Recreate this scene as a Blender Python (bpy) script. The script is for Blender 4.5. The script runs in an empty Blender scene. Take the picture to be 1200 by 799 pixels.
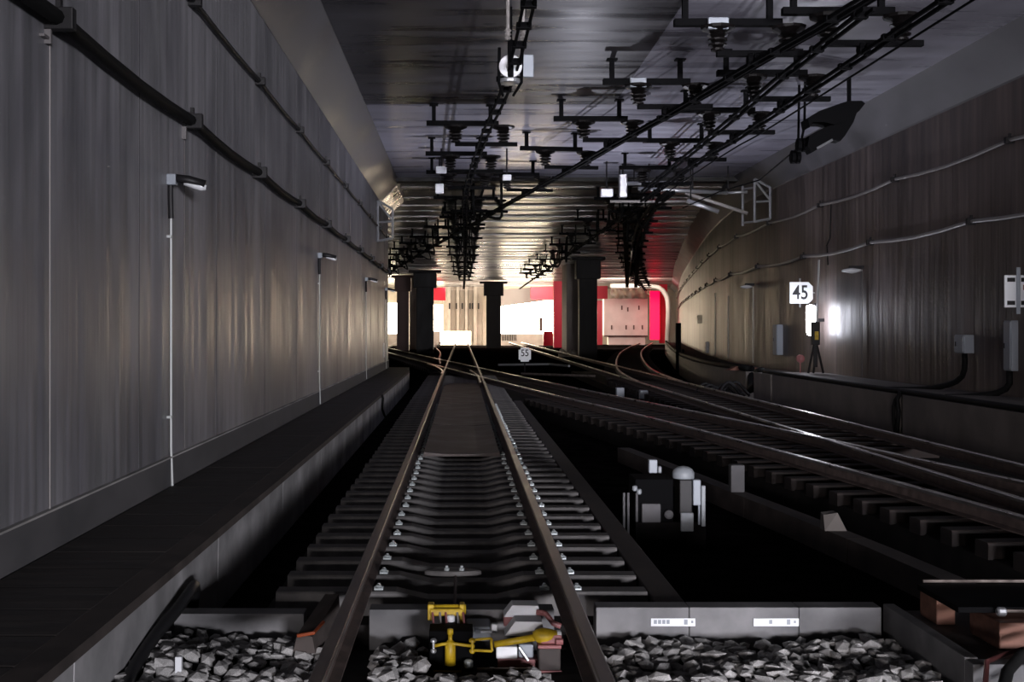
import bpy, bmesh, math, random
from mathutils import Vector, Matrix
random.seed(7)
PI = math.pi
C = bpy.context.scene.collection
S = bpy.context.scene

# ------------------------------------------------------------------ camera, world, lights
F = 1400.0; H = 1.82
cd = bpy.data.cameras.new('camera'); cam = bpy.data.objects.new('camera', cd); C.objects.link(cam)
cam.location = (0, 0, H); cam.rotation_euler = (PI/2, 0, 0)
cd.sensor_width = 36; cd.lens = F/1200*36
cd.shift_x = (600-541)/1200; cd.shift_y = -(399.5-384)/1200
cd.clip_start = .1; cd.clip_end = 600
S.camera = cam
S.view_settings.view_transform = 'Standard'; S.view_settings.look = 'None'
S.view_settings.gamma = 1; S.view_settings.use_curve_mapping = False
S.view_settings.exposure = 0.0
w = bpy.data.worlds.new('world'); S.world = w; w.use_nodes = True
w.node_tree.nodes['Background'].inputs[0].default_value = (.5, .5, .6, 1)
w.node_tree.nodes['Background'].inputs[1].default_value = .0015

def area(name, loc, target, sx, sy, power, col=(1, 1, 1), spread=None):
    d = bpy.data.lights.new(name, 'AREA'); d.shape = 'RECTANGLE'; d.size = sx; d.size_y = sy
    d.energy = power; d.color = col
    if spread: d.spread = math.radians(spread)
    o = bpy.data.objects.new(name, d); C.objects.link(o); o.location = loc
    o.rotation_euler = (Vector(target)-Vector(loc)).to_track_quat('-Z', 'Y').to_euler()
    return o
def point(name, loc, power, col=(1, 1, 1), r=.15):
    d = bpy.data.lights.new(name, 'POINT'); d.energy = power; d.color = col; d.shadow_soft_size = r
    o = bpy.data.objects.new(name, d); C.objects.link(o); o.location = loc; return o
def spot(name, loc, target, power, col, ang):
    d = bpy.data.lights.new(name, 'SPOT'); d.energy = power; d.color = col; d.spot_size = math.radians(ang); d.spot_blend = 1; d.shadow_soft_size = .08
    o = bpy.data.objects.new(name, d); C.objects.link(o); o.location = loc
    o.rotation_euler = (Vector(target)-Vector(loc)).to_track_quat('-Z', 'Y').to_euler(); return o
# station hall lights far behind the camera, then added ceiling fills
area('hall_light_right', (15.5, -45, 2.8), (0, 25, 3), 8, 3, 22500, (.95, .93, 1))
area('hall_light_left', (-9.5, -45, 2.8), (8, 30, 3), 6, 3, 5600, (1, .92, .93))
area('ceiling_fill_rear', (3, -22, .3), (4, 36, 7.9), 3, 1, 260, (.93, .91, 1), spread=22)  # added unseen fill behind the camera, brightens the ceiling
spot('ceiling_fill_pit', (3.9, 39, .15), (3.6, 37, 7.5), 1700, (.86, .86, 1), 128)  # added fill low by the tracks, no real lamp, lights the ceiling
spot('ceiling_fill_duct', (9.6, 33, .75), (8.0, 27, 7.5), 330, (.86, .86, 1), 100)  # added fill above the duct, lifts the right side of the ceiling
# lit work site at the far end
area('site_light_warm', (2.5, 150, 7.1), (1.5, 168, 2.2), 9, .5, 1000, (1, .84, .68))
area('site_light_mid', (9, 150, 7.1), (9, 168, 0), 6, .5, 900, (1, .88, .74))
area('site_light_right', (19, 136, 6.9), (21, 155, 2), 6, .5, 1500, (1, .84, .74))
area('site_light_left', (-10, 140, 6.6), (-8, 170, 2), 5, .5, 1300, (1, .88, .72))
area('site_flood_up', (6, 158, 1.2), (4.5, 85, 8.5), 10, 1.2, 1700, (1, .80, .62))
point('site_red_right', (25.6, 147, 2.6), 70, (1, .02, .10), .3)
point('site_red_middle', (12.3, 150, 5.4), 260, (1, .02, .07), .3)
point('site_red_gap', (17.6, 148, 4.0), 18, (1, .02, .08), .3)
point('site_red_left', (-2.9, 148.5, 5.4), 120, (1, .05, .06), .3)

# ------------------------------------------------------------------ materials
def mat(name, col, rough=.6, metal=0, emit=None, es=0, spec=.5):
    m = bpy.data.materials.new(name); m.use_nodes = True
    b = m.node_tree.nodes['Principled BSDF']
    b.inputs['Base Color'].default_value = (*col, 1); b.inputs['Roughness'].default_value = rough
    b.inputs['Metallic'].default_value = metal; b.inputs['Specular IOR Level'].default_value = spec
    if emit:
        b.inputs['Emission Color'].default_value = (*emit, 1); b.inputs['Emission Strength'].default_value = es
    return m
def rich(name, c1, c2, scale=(1, 1, 1), nscale=4, detail=6, r1=.5, r2=.8, metal=0, bump=.2, bdist=.02,
         pos=(.35, .65), spec=.5, stain=None, coords='Object', bscale=None):
    """two-tone noise material with optional large stain layer and bump"""
    m = bpy.data.materials.new(name); m.use_nodes = True
    nt = m.node_tree; N = nt.nodes; L = nt.links; b = N['Principled BSDF']
    tc = N.new('ShaderNodeTexCoord'); mp = N.new('ShaderNodeMapping'); mp.inputs['Scale'].default_value = scale
    L.new(tc.outputs[coords], mp.inputs[0])
    n = N.new('ShaderNodeTexNoise'); n.inputs['Scale'].default_value = nscale; n.inputs['Detail'].default_value = detail
    L.new(mp.outputs[0], n.inputs[0])
    r = N.new('ShaderNodeValToRGB'); r.color_ramp.elements[0].position = pos[0]; r.color_ramp.elements[1].position = pos[1]
    r.color_ramp.elements[0].color = (*c1, 1); r.color_ramp.elements[1].color = (*c2, 1)
    L.new(n.outputs['Fac'], r.inputs[0]); col = r.outputs[0]
    if stain:
        n2 = N.new('ShaderNodeTexNoise'); n2.inputs['Scale'].default_value = stain[0]; n2.inputs['Detail'].default_value = 5
        mp2 = N.new('ShaderNodeMapping'); mp2.inputs['Scale'].default_value = stain[2] if len(stain) > 2 else (1, 1, 1)
        L.new(tc.outputs[coords], mp2.inputs[0]); L.new(mp2.outputs[0], n2.inputs[0])
        r2_ = N.new('ShaderNodeValToRGB'); r2_.color_ramp.elements[0].position = .4; r2_.color_ramp.elements[1].position = .62
        r2_.color_ramp.elements[0].color = (*stain[1], 1); r2_.color_ramp.elements[1].color = (1, 1, 1, 1)
        L.new(n2.outputs['Fac'], r2_.inputs[0])
        mx = N.new('ShaderNodeMix'); mx.data_type = 'RGBA'; mx.blend_type = 'MULTIPLY'; mx.inputs[0].default_value = 1
        L.new(col, mx.inputs[6]); L.new(r2_.outputs[0], mx.inputs[7]); col = mx.outputs[2]
    L.new(col, b.inputs['Base Color'])
    mr = N.new('ShaderNodeMapRange'); mr.inputs[3].default_value = r1; mr.inputs[4].default_value = r2
    mr.inputs[1].default_value = .3; mr.inputs[2].default_value = .7
    L.new(n.outputs['Fac'], mr.inputs[0]); L.new(mr.outputs[0], b.inputs['Roughness'])
    b.inputs['Metallic'].default_value = metal; b.inputs['Specular IOR Level'].default_value = spec
    if bump:
        bp = N.new('ShaderNodeBump'); bp.inputs['Strength'].default_value = bump; bp.inputs['Distance'].default_value = bdist
        L.new(n.outputs['Fac'], bp.inputs['Height']); L.new(bp.outputs[0], b.inputs['Normal'])
    return m

M = {}
M['wall'] = rich('wall_concrete', (.24, .24, .25), (.39, .38, .41), (1, 1.5, .07), 4.2, 9, .34, .6, bump=.5, bdist=.02, spec=.5,
                 stain=(1.1, (.60, .60, .62), (1, .7, .35)))
M['wall_r'] = rich('wall_concrete_brown', (.09, .07, .063), (.22, .175, .16), (1.2, 1.2, .06), 3.4, 9, .36, .62, bump=.6, bdist=.03, spec=.45,
                 stain=(.7, (.5, .5, .5), (.6, .6, .25)))
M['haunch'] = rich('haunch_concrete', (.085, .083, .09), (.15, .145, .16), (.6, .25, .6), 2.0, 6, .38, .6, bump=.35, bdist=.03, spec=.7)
M['ceil_d'] = rich('ceiling_dark_grey', (.05, .048, .055), (.15, .145, .165), (.22, 1.6, 1), 1.3, 8, .2, .42, bump=.35, bdist=.02, spec=.8,
                 stain=(.2, (.35, .33, .35), (1, .8, 1)))  # darker grey tone of the near left ceiling
M['dust'] = rich('dust_line', (.3, .29, .28), (.6, .58, .56), (1, .5, 1), 2, 6, .9, 1, bump=.1)
M['cream_d'] = mat('cream_bay_shaded', (.42, .36, .30), .6)  # shading of the recessed bays put into a darker cream
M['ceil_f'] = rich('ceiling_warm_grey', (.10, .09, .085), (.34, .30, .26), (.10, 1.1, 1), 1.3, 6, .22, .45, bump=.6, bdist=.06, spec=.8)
M['ceil'] = rich('ceiling_pale_lavender', (.40, .40, .47), (.60, .60, .70), (.22, 1.6, 1), 1.3, 8, .22, .42, bump=.35, bdist=.02, spec=.9,
                 stain=(.16, (.6, .58, .6), (1, .8, 1)))  # paler lavender tone of the remaining ceiling before the beam
M['plinth'] = rich('plinth_concrete', (.085, .085, .09), (.125, .12, .125), (1, .6, 1), 2, 5, .7, .9, bump=.1)
M['kerb'] = rich('kerb_concrete', (.16, .16, .165), (.28, .275, .28), (1, 1, 1), 3, 8, .7, .95, bump=.25, bdist=.01, stain=(1.2, (.6, .6, .6)))
M['kerb_r'] = rich('duct_concrete', (.13, .115, .105), (.21, .185, .17), (1, 1, 1), 1.5, 8, .55, .8, bump=.15, bdist=.01)
M['duct_b'] = mat('broken_concrete', (.13, .115, .105), .8)
M['kerb_w'] = rich('walkway_kerb_concrete', (.34, .34, .345), (.52, .51, .52), (1, 1, 1), 2.4, 8, .6, .9, bump=.2, bdist=.01, stain=(1.0, (.6, .6, .6)))
M['deck'] = rich('deck_boards', (.030, .026, .025), (.062, .052, .048), (.5, 3, 1), 3, 6, .6, .9, bump=.4, bdist=.01)
M['black'] = rich('pit_floor', (.006, .006, .006), (.016, .014, .014), (1, 1, 1), 3, 6, .8, 1, bump=.5, bdist=.03, spec=.0)
M['slab'] = rich('track_slab', (.045, .036, .033), (.085, .068, .062), (1, 1, 1), 3, 8, .7, .9, bump=.3, bdist=.01)
M['bed'] = rich('track_bed', (.010, .009, .009), (.022, .019, .018), (1, 1, 1), 4, 6, .85, 1, bump=.4, bdist=.02, spec=.2)
M['sleeper'] = rich('sleeper_concrete', (.10, .095, .093), (.19, .18, .175), (1, 1, 1), 6, 8, .55, .85, bump=.2, bdist=.01)
M['sleeper_d'] = rich('sleeper_brown', (.010, .007, .006), (.034, .022, .019), (1, 1, 1), 5, 8, .7, .9, bump=.3, bdist=.01)
M['panel'] = rich('crossing_panel', (.055, .038, .034), (.095, .068, .06), (1, 1, 1), 1.5, 8, .45, .7, bump=.2, bdist=.01)
M['rail_s'] = rich('rail_side_rust', (.065, .046, .04), (.14, .10, .088), (1, 1, 1), 9, 8, .6, .9, bump=.3, bdist=.004)
M['rail_t'] = rich('rail_running_top', (.8, .75, .70), (.95, .92, .88), (1, .2, 1), 9, 6, .24, .42, metal=1, bump=.05, bdist=.002)
M['rail_w'] = rich('rail_worn_top', (.20, .165, .15), (.34, .29, .26), (1, .2, 1), 9, 6, .3, .5, metal=.8, bump=.1, bdist=.002)
M['clip'] = mat('clip_galvanised', (.55, .6, .6), .35, .5)
M['ballast'] = rich('ballast_stone', (.34, .33, .32), (.58, .57, .56), (1, 1, 1), 14, 8, .8, 1, bump=.5, bdist=.006)
M['ballast_d'] = rich('ballast_under', (.07, .065, .06), (.16, .15, .145), (1, 1, 1), 14, 8, .85, 1, bump=.5, bdist=.006)
M['cable'] = mat('cable_rubber', (.012, .012, .013), .5, spec=.3)
M['cable_b'] = mat('cable_black', (.006, .006, .006), .7, spec=.2)
M['cable_g'] = mat('cable_grey', (.30, .28, .27), .4)
M['cable_u'] = mat('cable_dusty', (.14, .13, .13), .42)
M['steel_d'] = mat('dark_steel', (.012, .011, .012), .5, .0, spec=.3)
M['steel_bk'] = mat('black_steel', (.0025, .0025, .003), .75, .0, spec=.06)
M['ins'] = mat('insulator_glaze', (.006, .005, .005), .4, spec=.25)
M['galv'] = mat('galvanised_steel', (.55, .56, .58), .35, .8)
M['pipe'] = mat('conduit_light', (.52, .54, .53), .4, .1)
M['white'] = mat('white_paint', (.85, .87, .9), .5)
M['grey_box'] = mat('grey_enclosure', (.30, .33, .37), .5)
M['glass_w'] = mat('lamp_cover', (.75, .76, .78), .15)
M['pm_pale'] = mat('machine_pale_paint', (.26, .28, .30), .5)
M['sign'] = mat('sign_face', (.82, .84, .84), .45)
M['ink'] = mat('sign_black', (.01, .01, .012), .5)
M['yellow'] = rich('yellow_paint', (.42, .27, .01), (.62, .42, .02), (1, 1, 1), 12, 5, .35, .55, bump=.1, bdist=.003)
M['pink'] = mat('faded_red_paint', (.30, .11, .11), .55)
M['orange'] = mat('orange_seal', (.5, .1, .03), .5)
M['wood'] = rich('wood_block', (.13, .055, .035), (.24, .115, .08), (.4, 3, 3), 4, 6, .6, .85, bump=.3, bdist=.006)
M['cream'] = rich('cream_panel', (.62, .54, .46), (.78, .70, .62), (1, 1, 1), .8, 5, .5, .7, bump=.1)
M['wrap'] = rich('white_wrap', (.66, .62, .57), (.80, .76, .71), (1, 1, 1), .6, 6, .4, .6, bump=.6, bdist=.15)
M['redp'] = mat('red_paint_glow', (.5, .012, .04), .5)  # red paint; on the tunnel side wall it carries red lamp glow
M['greyp'] = mat('grey_beam', (.30, .27, .25), .6)
M['brownc'] = mat('brown_column', (.10, .05, .04), .6)
M['colm'] = rich('column_dark', (.004, .003, .003), (.010, .008, .008), (1, 1, .3), 2, 5, .55, .8, bump=.1)
M['coll'] = rich('column_light', (.32, .28, .25), (.46, .41, .37), (1, 1, .3), 1, 5, .55, .8, bump=.1)
M['tube'] = mat('lit_tube', (1, 1, 1), .4, emit=(.86, .88, 1), es=45)
M['lit'] = mat('opening_glow', (1, .95, .85), .5, emit=(1, .84, .58), es=20)  # emission stands in for overexposed light coming through the openings
M['lit2'] = mat('white_glow', (1, .95, .85), .5, emit=(1, .84, .62), es=4)  # floodlight on the white barrier put into its own emission
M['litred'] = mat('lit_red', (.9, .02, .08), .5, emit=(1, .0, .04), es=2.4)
M['gloss_p'] = rich('glossy_plate', (.25, .2, .16), (.5, .42, .34), (1, 1, 1), 3, 5, .2, .4, metal=.6, bump=.5, bdist=.05)

# ------------------------------------------------------------------ helpers
def link(name, bm, m, parent=None, smooth=False, loc=None):
    me = bpy.data.meshes.new(name); bmesh.ops.recalc_face_normals(bm, faces=bm.faces); bm.to_mesh(me); bm.free()
    for x in (m if isinstance(m, (list, tuple)) else [m]): me.materials.append(x)
    if smooth:
        for p in me.polygons: p.use_smooth = True
    o = bpy.data.objects.new(name, me); C.objects.link(o)
    if parent: o.parent = parent
    if loc: o.location = loc
    return o
def tag(o, label, cat, group=None, kind=None):
    o['label'] = label; o['category'] = cat
    if group: o['group'] = group
    if kind: o['kind'] = kind
    return o
def thing(name, label, cat, loc=(0, 0, 0), rz=0, group=None):
    o = bpy.data.objects.new(name, None); C.objects.link(o); o.location = loc; o.rotation_euler = (0, 0, rz)
    return tag(o, label, cat, group)
def struct(o): o['kind'] = 'structure'; return o
def copy_tree(o, parent=None):
    c = o.copy(); C.objects.link(c); c.parent = parent
    for ch in list(o.children): copy_tree(ch, c)
    return c
def nb(): return bmesh.new()
def box(bm, x0, x1, y0, y1, z0, z1, mi=0, bev=0):
    vs = [bm.verts.new(p) for p in ((x0,y0,z0),(x1,y0,z0),(x1,y1,z0),(x0,y1,z0),(x0,y0,z1),(x1,y0,z1),(x1,y1,z1),(x0,y1,z1))]
    fs = [bm.faces.new([vs[i] for i in f]) for f in ((0,3,2,1),(4,5,6,7),(0,1,5,4),(1,2,6,5),(2,3,7,6),(3,0,4,7))]
    for f in fs: f.material_index = mi
    if bev:
        es = list({e for f in fs for e in f.edges})
        bmesh.ops.bevel(bm, geom=es, offset=bev, segments=2, affect='EDGES', profile=.5)
    return bm
def hexa(bm, pts, mi=0):
    """eight points, bottom four then top four"""
    vs = [bm.verts.new(p) for p in pts]
    for f in ((0,3,2,1),(4,5,6,7),(0,1,5,4),(1,2,6,5),(2,3,7,6),(3,0,4,7)):
        bm.faces.new([vs[i] for i in f]).material_index = mi
    return bm
def sweep(bm, path, prof, mats=None, cap=True, up=Vector((0, 0, 1))):
    """prof: (side, up) points, closed loop; side is to the right of the path direction"""
    rings = []
    n = len(path); P_ = [Vector(p) for p in path]
    for i, p in enumerate(P_):
        d = (P_[min(i+1, n-1)]-P_[max(i-1, 0)]).normalized()
        s = d.cross(up).normalized(); u = s.cross(d).normalized()
        rings.append([bm.verts.new(p+s*a+u*b) for a, b in prof])
    k = len(prof)
    for i in range(n-1):
        for j in range(k):
            f = bm.faces.new((rings[i][j], rings[i][(j+1) % k], rings[i+1][(j+1) % k], rings[i+1][j]))
            if mats: f.material_index = mats[j]
    if cap:
        bm.faces.new(rings[0][::-1]); bm.faces.new(rings[-1])
    return bm
def tube(bm, path, r, seg=8):
    P_ = [Vector(p) for p in path]; n = len(P_)
    d0 = (P_[1]-P_[0]).normalized(); ref = Vector((0, 0, 1)) if abs(d0.z) < .9 else Vector((1, 0, 0))
    rings = []; s = d0.cross(ref).normalized()
    for i, p in enumerate(P_):
        d = (P_[min(i+1, n-1)]-P_[max(i-1, 0)]).normalized()
        s = (s-d*s.dot(d)).normalized(); u = s.cross(d)
        rr = r[i] if isinstance(r, (list, tuple)) else r
        rings.append([bm.verts.new(p+(s*math.cos(2*PI*j/seg)+u*math.sin(2*PI*j/seg))*rr) for j in range(seg)])
    for i in range(n-1):
        for j in range(seg):
            bm.faces.new((rings[i][j], rings[i][(j+1) % seg], rings[i+1][(j+1) % seg], rings[i+1][j]))
    bm.faces.new(rings[0][::-1]); bm.faces.new(rings[-1])
    return bm
def lathe(bm, prof, seg=14, ctr=(0, 0, 0), axis='Z'):
    rings = []
    for r, h in prof:
        ring = []
        for j in range(seg):
            a = 2*PI*j/seg; x, y = r*math.cos(a), r*math.sin(a)
            p = (x, y, h) if axis == 'Z' else ((h, x, y) if axis == 'X' else (x, h, y))
            ring.append(bm.verts.new(Vector(p)+Vector(ctr)))
        rings.append(ring)
    for i in range(len(rings)-1):
        for j in range(seg):
            bm.faces.new((rings[i][j], rings[i][(j+1) % seg], rings[i+1][(j+1) % seg], rings[i+1][j]))
    bm.faces.new(rings[0][::-1]); bm.faces.new(rings[-1])
    return bm
def P(px, py, Y): return Vector(((px-541)*Y/F, Y, H-(py-384)*Y/F))
def catmull(pts, step=1.5):
    """smooth path through 2-D/3-D points"""
    pts = [Vector(p) for p in pts]; out = []
    q = [pts[0]*2-pts[1]]+pts+[pts[-1]*2-pts[-2]]
    for i in range(1, len(q)-2):
        n = max(1, int((q[i+1]-q[i]).length/step))
        for k in range(n):
            t = k/n
            out.append(.5*((2*q[i])+(q[i+1]-q[i-1])*t+(2*q[i-1]-5*q[i]+4*q[i+1]-q[i+2])*t*t+(3*q[i]-q[i-1]-3*q[i+1]+q[i+2])*t**3))
    out.append(pts[-1]); return out
def offset(path, d):
    """2-D offset to the right of the direction of travel"""
    out = []
    for i, p in enumerate(path):
        t = (path[min(i+1, len(path)-1)]-path[max(i-1, 0)]); t.normalize()
        out.append(Vector((p.x+t.y*d, p.y-t.x*d, p.z)))
    return out
def at_y(path, Y):
    for a, b in zip(path, path[1:]):
        if a.y <= Y <= b.y:
            t = (Y-a.y)/max(1e-6, b.y-a.y); return a+(b-a)*t, (b-a).normalized()
    return path[-1], (path[-1]-path[-2]).normalized()
def between(path, y0, y1):
    mid = [p for p in path if y0 < p.y < y1]
    return [at_y(path, y0)[0]]+mid+[at_y(path, y1)[0]]
def lift(path, z): return [Vector((p.x, p.y, z)) for p in path]

# ------------------------------------------------------------------ setting
ZC = 7.53
FLOOR = -.62
RW = catmull([(11, 16, 0), (11, 25, 0), (11, 34, 0), (11.05, 42, 0), (11.35, 49, 0), (12.6, 60, 0), (15.3, 78, 0), (21.0, 114, 0), (27.5, 152, 0), (30, 168, 0)], 2)
bm = nb(); box(bm, -30, 34, -2, 176, FLOOR-.3, FLOOR); struct(link('floor', bm, M['black']))
# ceiling: flat soffit, ribs across beyond the portal
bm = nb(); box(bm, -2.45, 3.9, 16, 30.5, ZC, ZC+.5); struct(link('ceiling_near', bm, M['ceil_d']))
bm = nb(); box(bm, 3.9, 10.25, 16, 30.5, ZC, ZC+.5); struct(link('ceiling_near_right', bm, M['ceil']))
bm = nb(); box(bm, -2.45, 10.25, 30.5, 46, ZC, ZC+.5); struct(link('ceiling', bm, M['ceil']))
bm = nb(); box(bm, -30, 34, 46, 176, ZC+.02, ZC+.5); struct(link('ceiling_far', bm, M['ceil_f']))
y = 48.5; i = 0
bm = nb()
while y < 166:
    box(bm, -3.0 if y < 52 else -28, at_y(RW, y)[0].x-.7, y, y+random.uniform(.6, 2.2), ZC-random.uniform(.01, .05), ZC+.03); y += random.uniform(2.6, 4.6)
struct(link('ceiling_ribs', bm, M['ceil_f']))
bm = nb(); box(bm, -2.5, 10.6, 45.4, 46.1, ZC-.14, ZC+.2); struct(link('ceiling_beam', bm, M['colm']))
# left wall with haunch
bm = nb(); box(bm, -3.8, -3.2, 5, 52, FLOOR, 8.0)
for y in (8.1, 11.85, 15.6, 19.4, 23.1, 26.9, 30.7, 34.4, 38.2, 42, 45.7, 49.5): box(bm, -3.21, -3.197, y-.012, y+.012, .4, 6.78, mi=1)
struct(link('wall_left', bm, [M['wall'], M['plinth']]))
bm = nb(); box(bm, -3.2, -3.15, 5, 52, .402, .42, bev=.004); struct(link('trim_3', bm, M['dust']))
bm = nb(); hexa(bm, [(-3.21, 5, 6.78), (-3.19, 5, 6.78), (-3.19, 52, 6.78), (-3.21, 52, 6.78), (-3.21, 5, 7.56), (-2.44, 5, 7.56), (-2.44, 52, 7.56), (-3.21, 52, 7.56)])
struct(link('trim_1', bm, M['haunch']))
bm = nb(); box(bm, -3.2, -3.165, 5, 52, .09, .40, bev=.008); struct(link('baseboard_left', bm, M['plinth']))
# right wall with haunch, curving away
bm = nb(); sweep(bm, RW, [(0, FLOOR), (.6, FLOOR), (.6, 8), (0, 8)]); struct(link('wall_right', bm, M['wall_r']))
bm = nb(); sweep(bm, RW, [(.01, 6.72), (-.02, 6.78), (-.78, 7.56), (.01, 7.56)]); struct(link('trim_2', bm, M['haunch']))
# far hall shell
bm = nb(); box(bm, -30, 34, 175, 176, FLOOR, 8); struct(link('wall_back', bm, M['coll']))
bm = nb(); box(bm, -24, -23.4, 60, 175, FLOOR, 8); struct(link('wall_far_left', bm, M['coll']))
bm = nb(); box(bm, -30, -3.8, 51.4, 52, FLOOR, 8); struct(link('wall_return_left', bm, M['wall']))

# ------------------------------------------------------------------ walkway on the left
t = thing('walkway', 'long dark boarded walkway along the foot of the left wall', 'walkway', (0, 0, 0))
bm = nb()
y = 4.2
while y < 52:
    box(bm, -3.15, -2.27, y+.008, min(y+.62, 52)-.008, .045, .10+random.uniform(-.0008, .0008), bev=.004); y += .62
link('deck', bm, M['deck'], t)
bm = nb(); 
KP = catmull([(-2.2, 2.5, 0), (-2.2, 12, 0), (-2.2, 30, 0), (-2.2, 46, 0), (-2.27, 48.5, 0), (-2.5, 50.6, 0), (-3.0, 51.9, 0)], .8)
sweep(bm, KP, [(-.07, .03), (.13, .03), (.13, .098), (-.07, .098)]); link('edge_strip', bm, M['slab'], t)
bm = nb()
yy = 2.5
segs = [2.5, 6.4, 10.2, 13.9, 17.7, 21.5, 25.3, 29.0, 33.6, 37.4, 41.2, 45, 51.9]
for a, b in zip(segs, segs[1:]):
    sweep(bm, between(KP, a+.01, b-.01), [(-.07, FLOOR), (.11, FLOOR), (.125, .03), (-.07, .03)])
link('kerb', bm, M['kerb_w'], t)
bm = nb(); box(bm, -3.15, -2.28, 2.5, 52, FLOOR, .045); link('fill', bm, M['plinth'], t)

# ------------------------------------------------------------------ tracks
T1 = catmull([(0, 5.2, 0), (0, 30, 0), (0, 60, 0), (0, 100, 0), (0, 150, 0)], 3)
T2 = catmull([(6.75, 8, 0), (6.75, 30, 0), (6.75, 60, 0), (6.75, 100, 0), (6.75, 150, 0)], 3)
T3 = catmull([(6.75, 1, 0), (6.55, 6, 0), (6.15, 12, 0), (5.68, 16, 0), (5.2, 20, 0), (4.5, 25, 0), (3.2, 33, 0), (1.5, 44.5, 0), (-.05, 55.5, 0), (-1.75, 67.6, 0), (-6.4, 101, 0), (-9.8, 125, 0)], 1.5)
T4 = catmull([(6.75, 36, 0), (6.95, 44, 0), (8.15, 57, 0), (12, 85, 0), (16.6, 113, 0), (22.9, 148, 0)], 1.5)
RP = [(-.072, -.17), (.072, -.17), (.072, -.158), (.012, -.14), (.010, -.05), (.040, -.04), (.042, -.006), (.034, 0), (-.034, 0), (-.042, -.006), (-.040, -.04), (-.010, -.05), (-.012, -.14), (-.072, -.158)]
RM = [0]*14; RM[5] = 1; RM[9] = 1; RM[6] = 1; RM[7] = 1; RM[8] = 1
def rail(path, label, top, z=0.0, prof=RP):
    bm = nb(); sweep(bm, lift(path, z), prof, RM)
    return tag(link('rail', bm, [M['rail_s'], M[top]]), label, 'rail')
g = .752
for s, nm in ((-1, 'left'), (1, 'right')):
    # near part dull, far part polished by wheels
    rail(offset(T1, s*g), f'{nm} rail of the straight track running away from the viewer', 'rail_w')
for s, nm in ((-1, 'left'), (1, 'right')):
    rail(offset(T2, s*g), f'{nm} rail of the straight track nearest the right wall', 'rail_t', -.003)
rail(offset(between(T3, 7, 124), -g), 'shiny curved crossover rail closer to the viewer, crossing the straight track', 'rail_t', .002)
rail(offset(between(T3, 7, 124), g), 'shiny curved crossover rail farther from the viewer, running parallel behind its twin', 'rail_t', .002)
rail(offset(between(T4, 41, 147), -g), 'left rail of the branch bending right to the red lit tunnel', 'rail_t', .004)
rail(offset(between(T4, 41, 147), g), 'right rail of the branch bending right to the red lit tunnel', 'rail_t', .004)
# short wing rails of the crossing
wing = catmull([(-.80, 47.5, 0), (-.82, 51, 0), (-1.15, 56, 0), (-1.75, 61, 0)], 1)
rail(wing, 'short wing rail bending left where the crossover meets the left rail', 'rail_t', .004)
wing = catmull([(.62, 40, 0), (.62, 46, 0), (.38, 52, 0)], 1)
rail(wing, 'short check rail inside the right rail before the crossing', 'rail_w', -.01)
stub = catmull([(-1.1, 62, 0), (-1.4, 74, 0), (-1.6, 90, 0), (-2.4, 112, 0)], 3)
rail(stub, 'dull spare rail left of the straight track beyond the crossing', 'rail_w', -.03)

# track slab strips
def slab(name, label, x0, x1, y0, y1, z1, m):
    bm = nb(); box(bm, x0, x1, y0, y1, FLOOR, z1); return tag(link(name, bm, m), label, 'slab')
bm = nb(); box(bm, -1.5, 1.42, 8.68, 60, FLOOR, -.34); struct(link('floor_track_bed', bm, M['bed']))
bm = nb(); box(bm, 1.42, 1.64, 8.68, 33, FLOOR, -.19, bev=.01); tag(link('slab_edge_beam', bm, M['slab']), 'brown concrete edge strip right of the sleeper ends', 'kerb')
# sleepers
SX = [(-1.4, 0), (-.5, 0), (-.26, -.055), (.26, -.055), (.5, 0), (1.4, 0)]
def sleeper_mesh(m, sx=SX, wt=.10, wb=.14, h=.17):
    bm = nb(); rings = []
    for x, dz in sx:
        rings.append([bm.verts.new(p) for p in ((x, -wb, -h), (x, -wt, dz-.012), (x, -wt+.014, dz), (x, wt-.014, dz), (x, wt, dz-.012), (x, wb, -h))])
    for a, b in zip(rings, rings[1:]):
        for j in range(6): bm.faces.new((a[j], a[(j+1) % 6], b[(j+1) % 6], b[j]))
    bm.faces.new(rings[0]); bm.faces.new(rings[-1][::-1])
    return bm
def clip_bm():
    bm = nb(); box(bm, -.035, .035, -.045, .045, 0, .016, bev=.004)
    lathe(bm, [(.02, .016), (.02, .034), (.012, .036), (.012, .046)], 8)
    tube(bm, [(-.03, -.035, .02), (-.012, -.05, .035), (.012, -.05, .035), (.03, -.035, .02)], .008, 6)
    return bm
proto = thing('sleeper', 'concrete sleeper in the row carrying the straight track ahead', 'sleeper', (0, 9.1, -.17), 0, 'sleepers of the straight track')
link('body', sleeper_mesh(None), M['sleeper'], proto)
c0 = None
for x in (-.63, .63, .875):
    if c0 is None: c0 = link('rail_clip', clip_bm(), M['clip'], proto, loc=(x, 0, 0))
    else:
        c = c0.copy(); C.objects.link(c); c.parent = proto; c.location = (x, 0, 0)
y = 9.1; k = 0
while y < 50:
    if k:
        c = copy_tree(proto) if y < 31 else None
        if c is None:
            c = proto.copy(); C.objects.link(c); b = proto.children[0].copy(); C.objects.link(b); b.parent = c
        c.location = (random.uniform(-.012, .012), y, -.17+random.uniform(-.003, .003)); c.rotation_euler = (0, 0, random.uniform(-.004, .004))
    y += .6; k += 1
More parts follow.
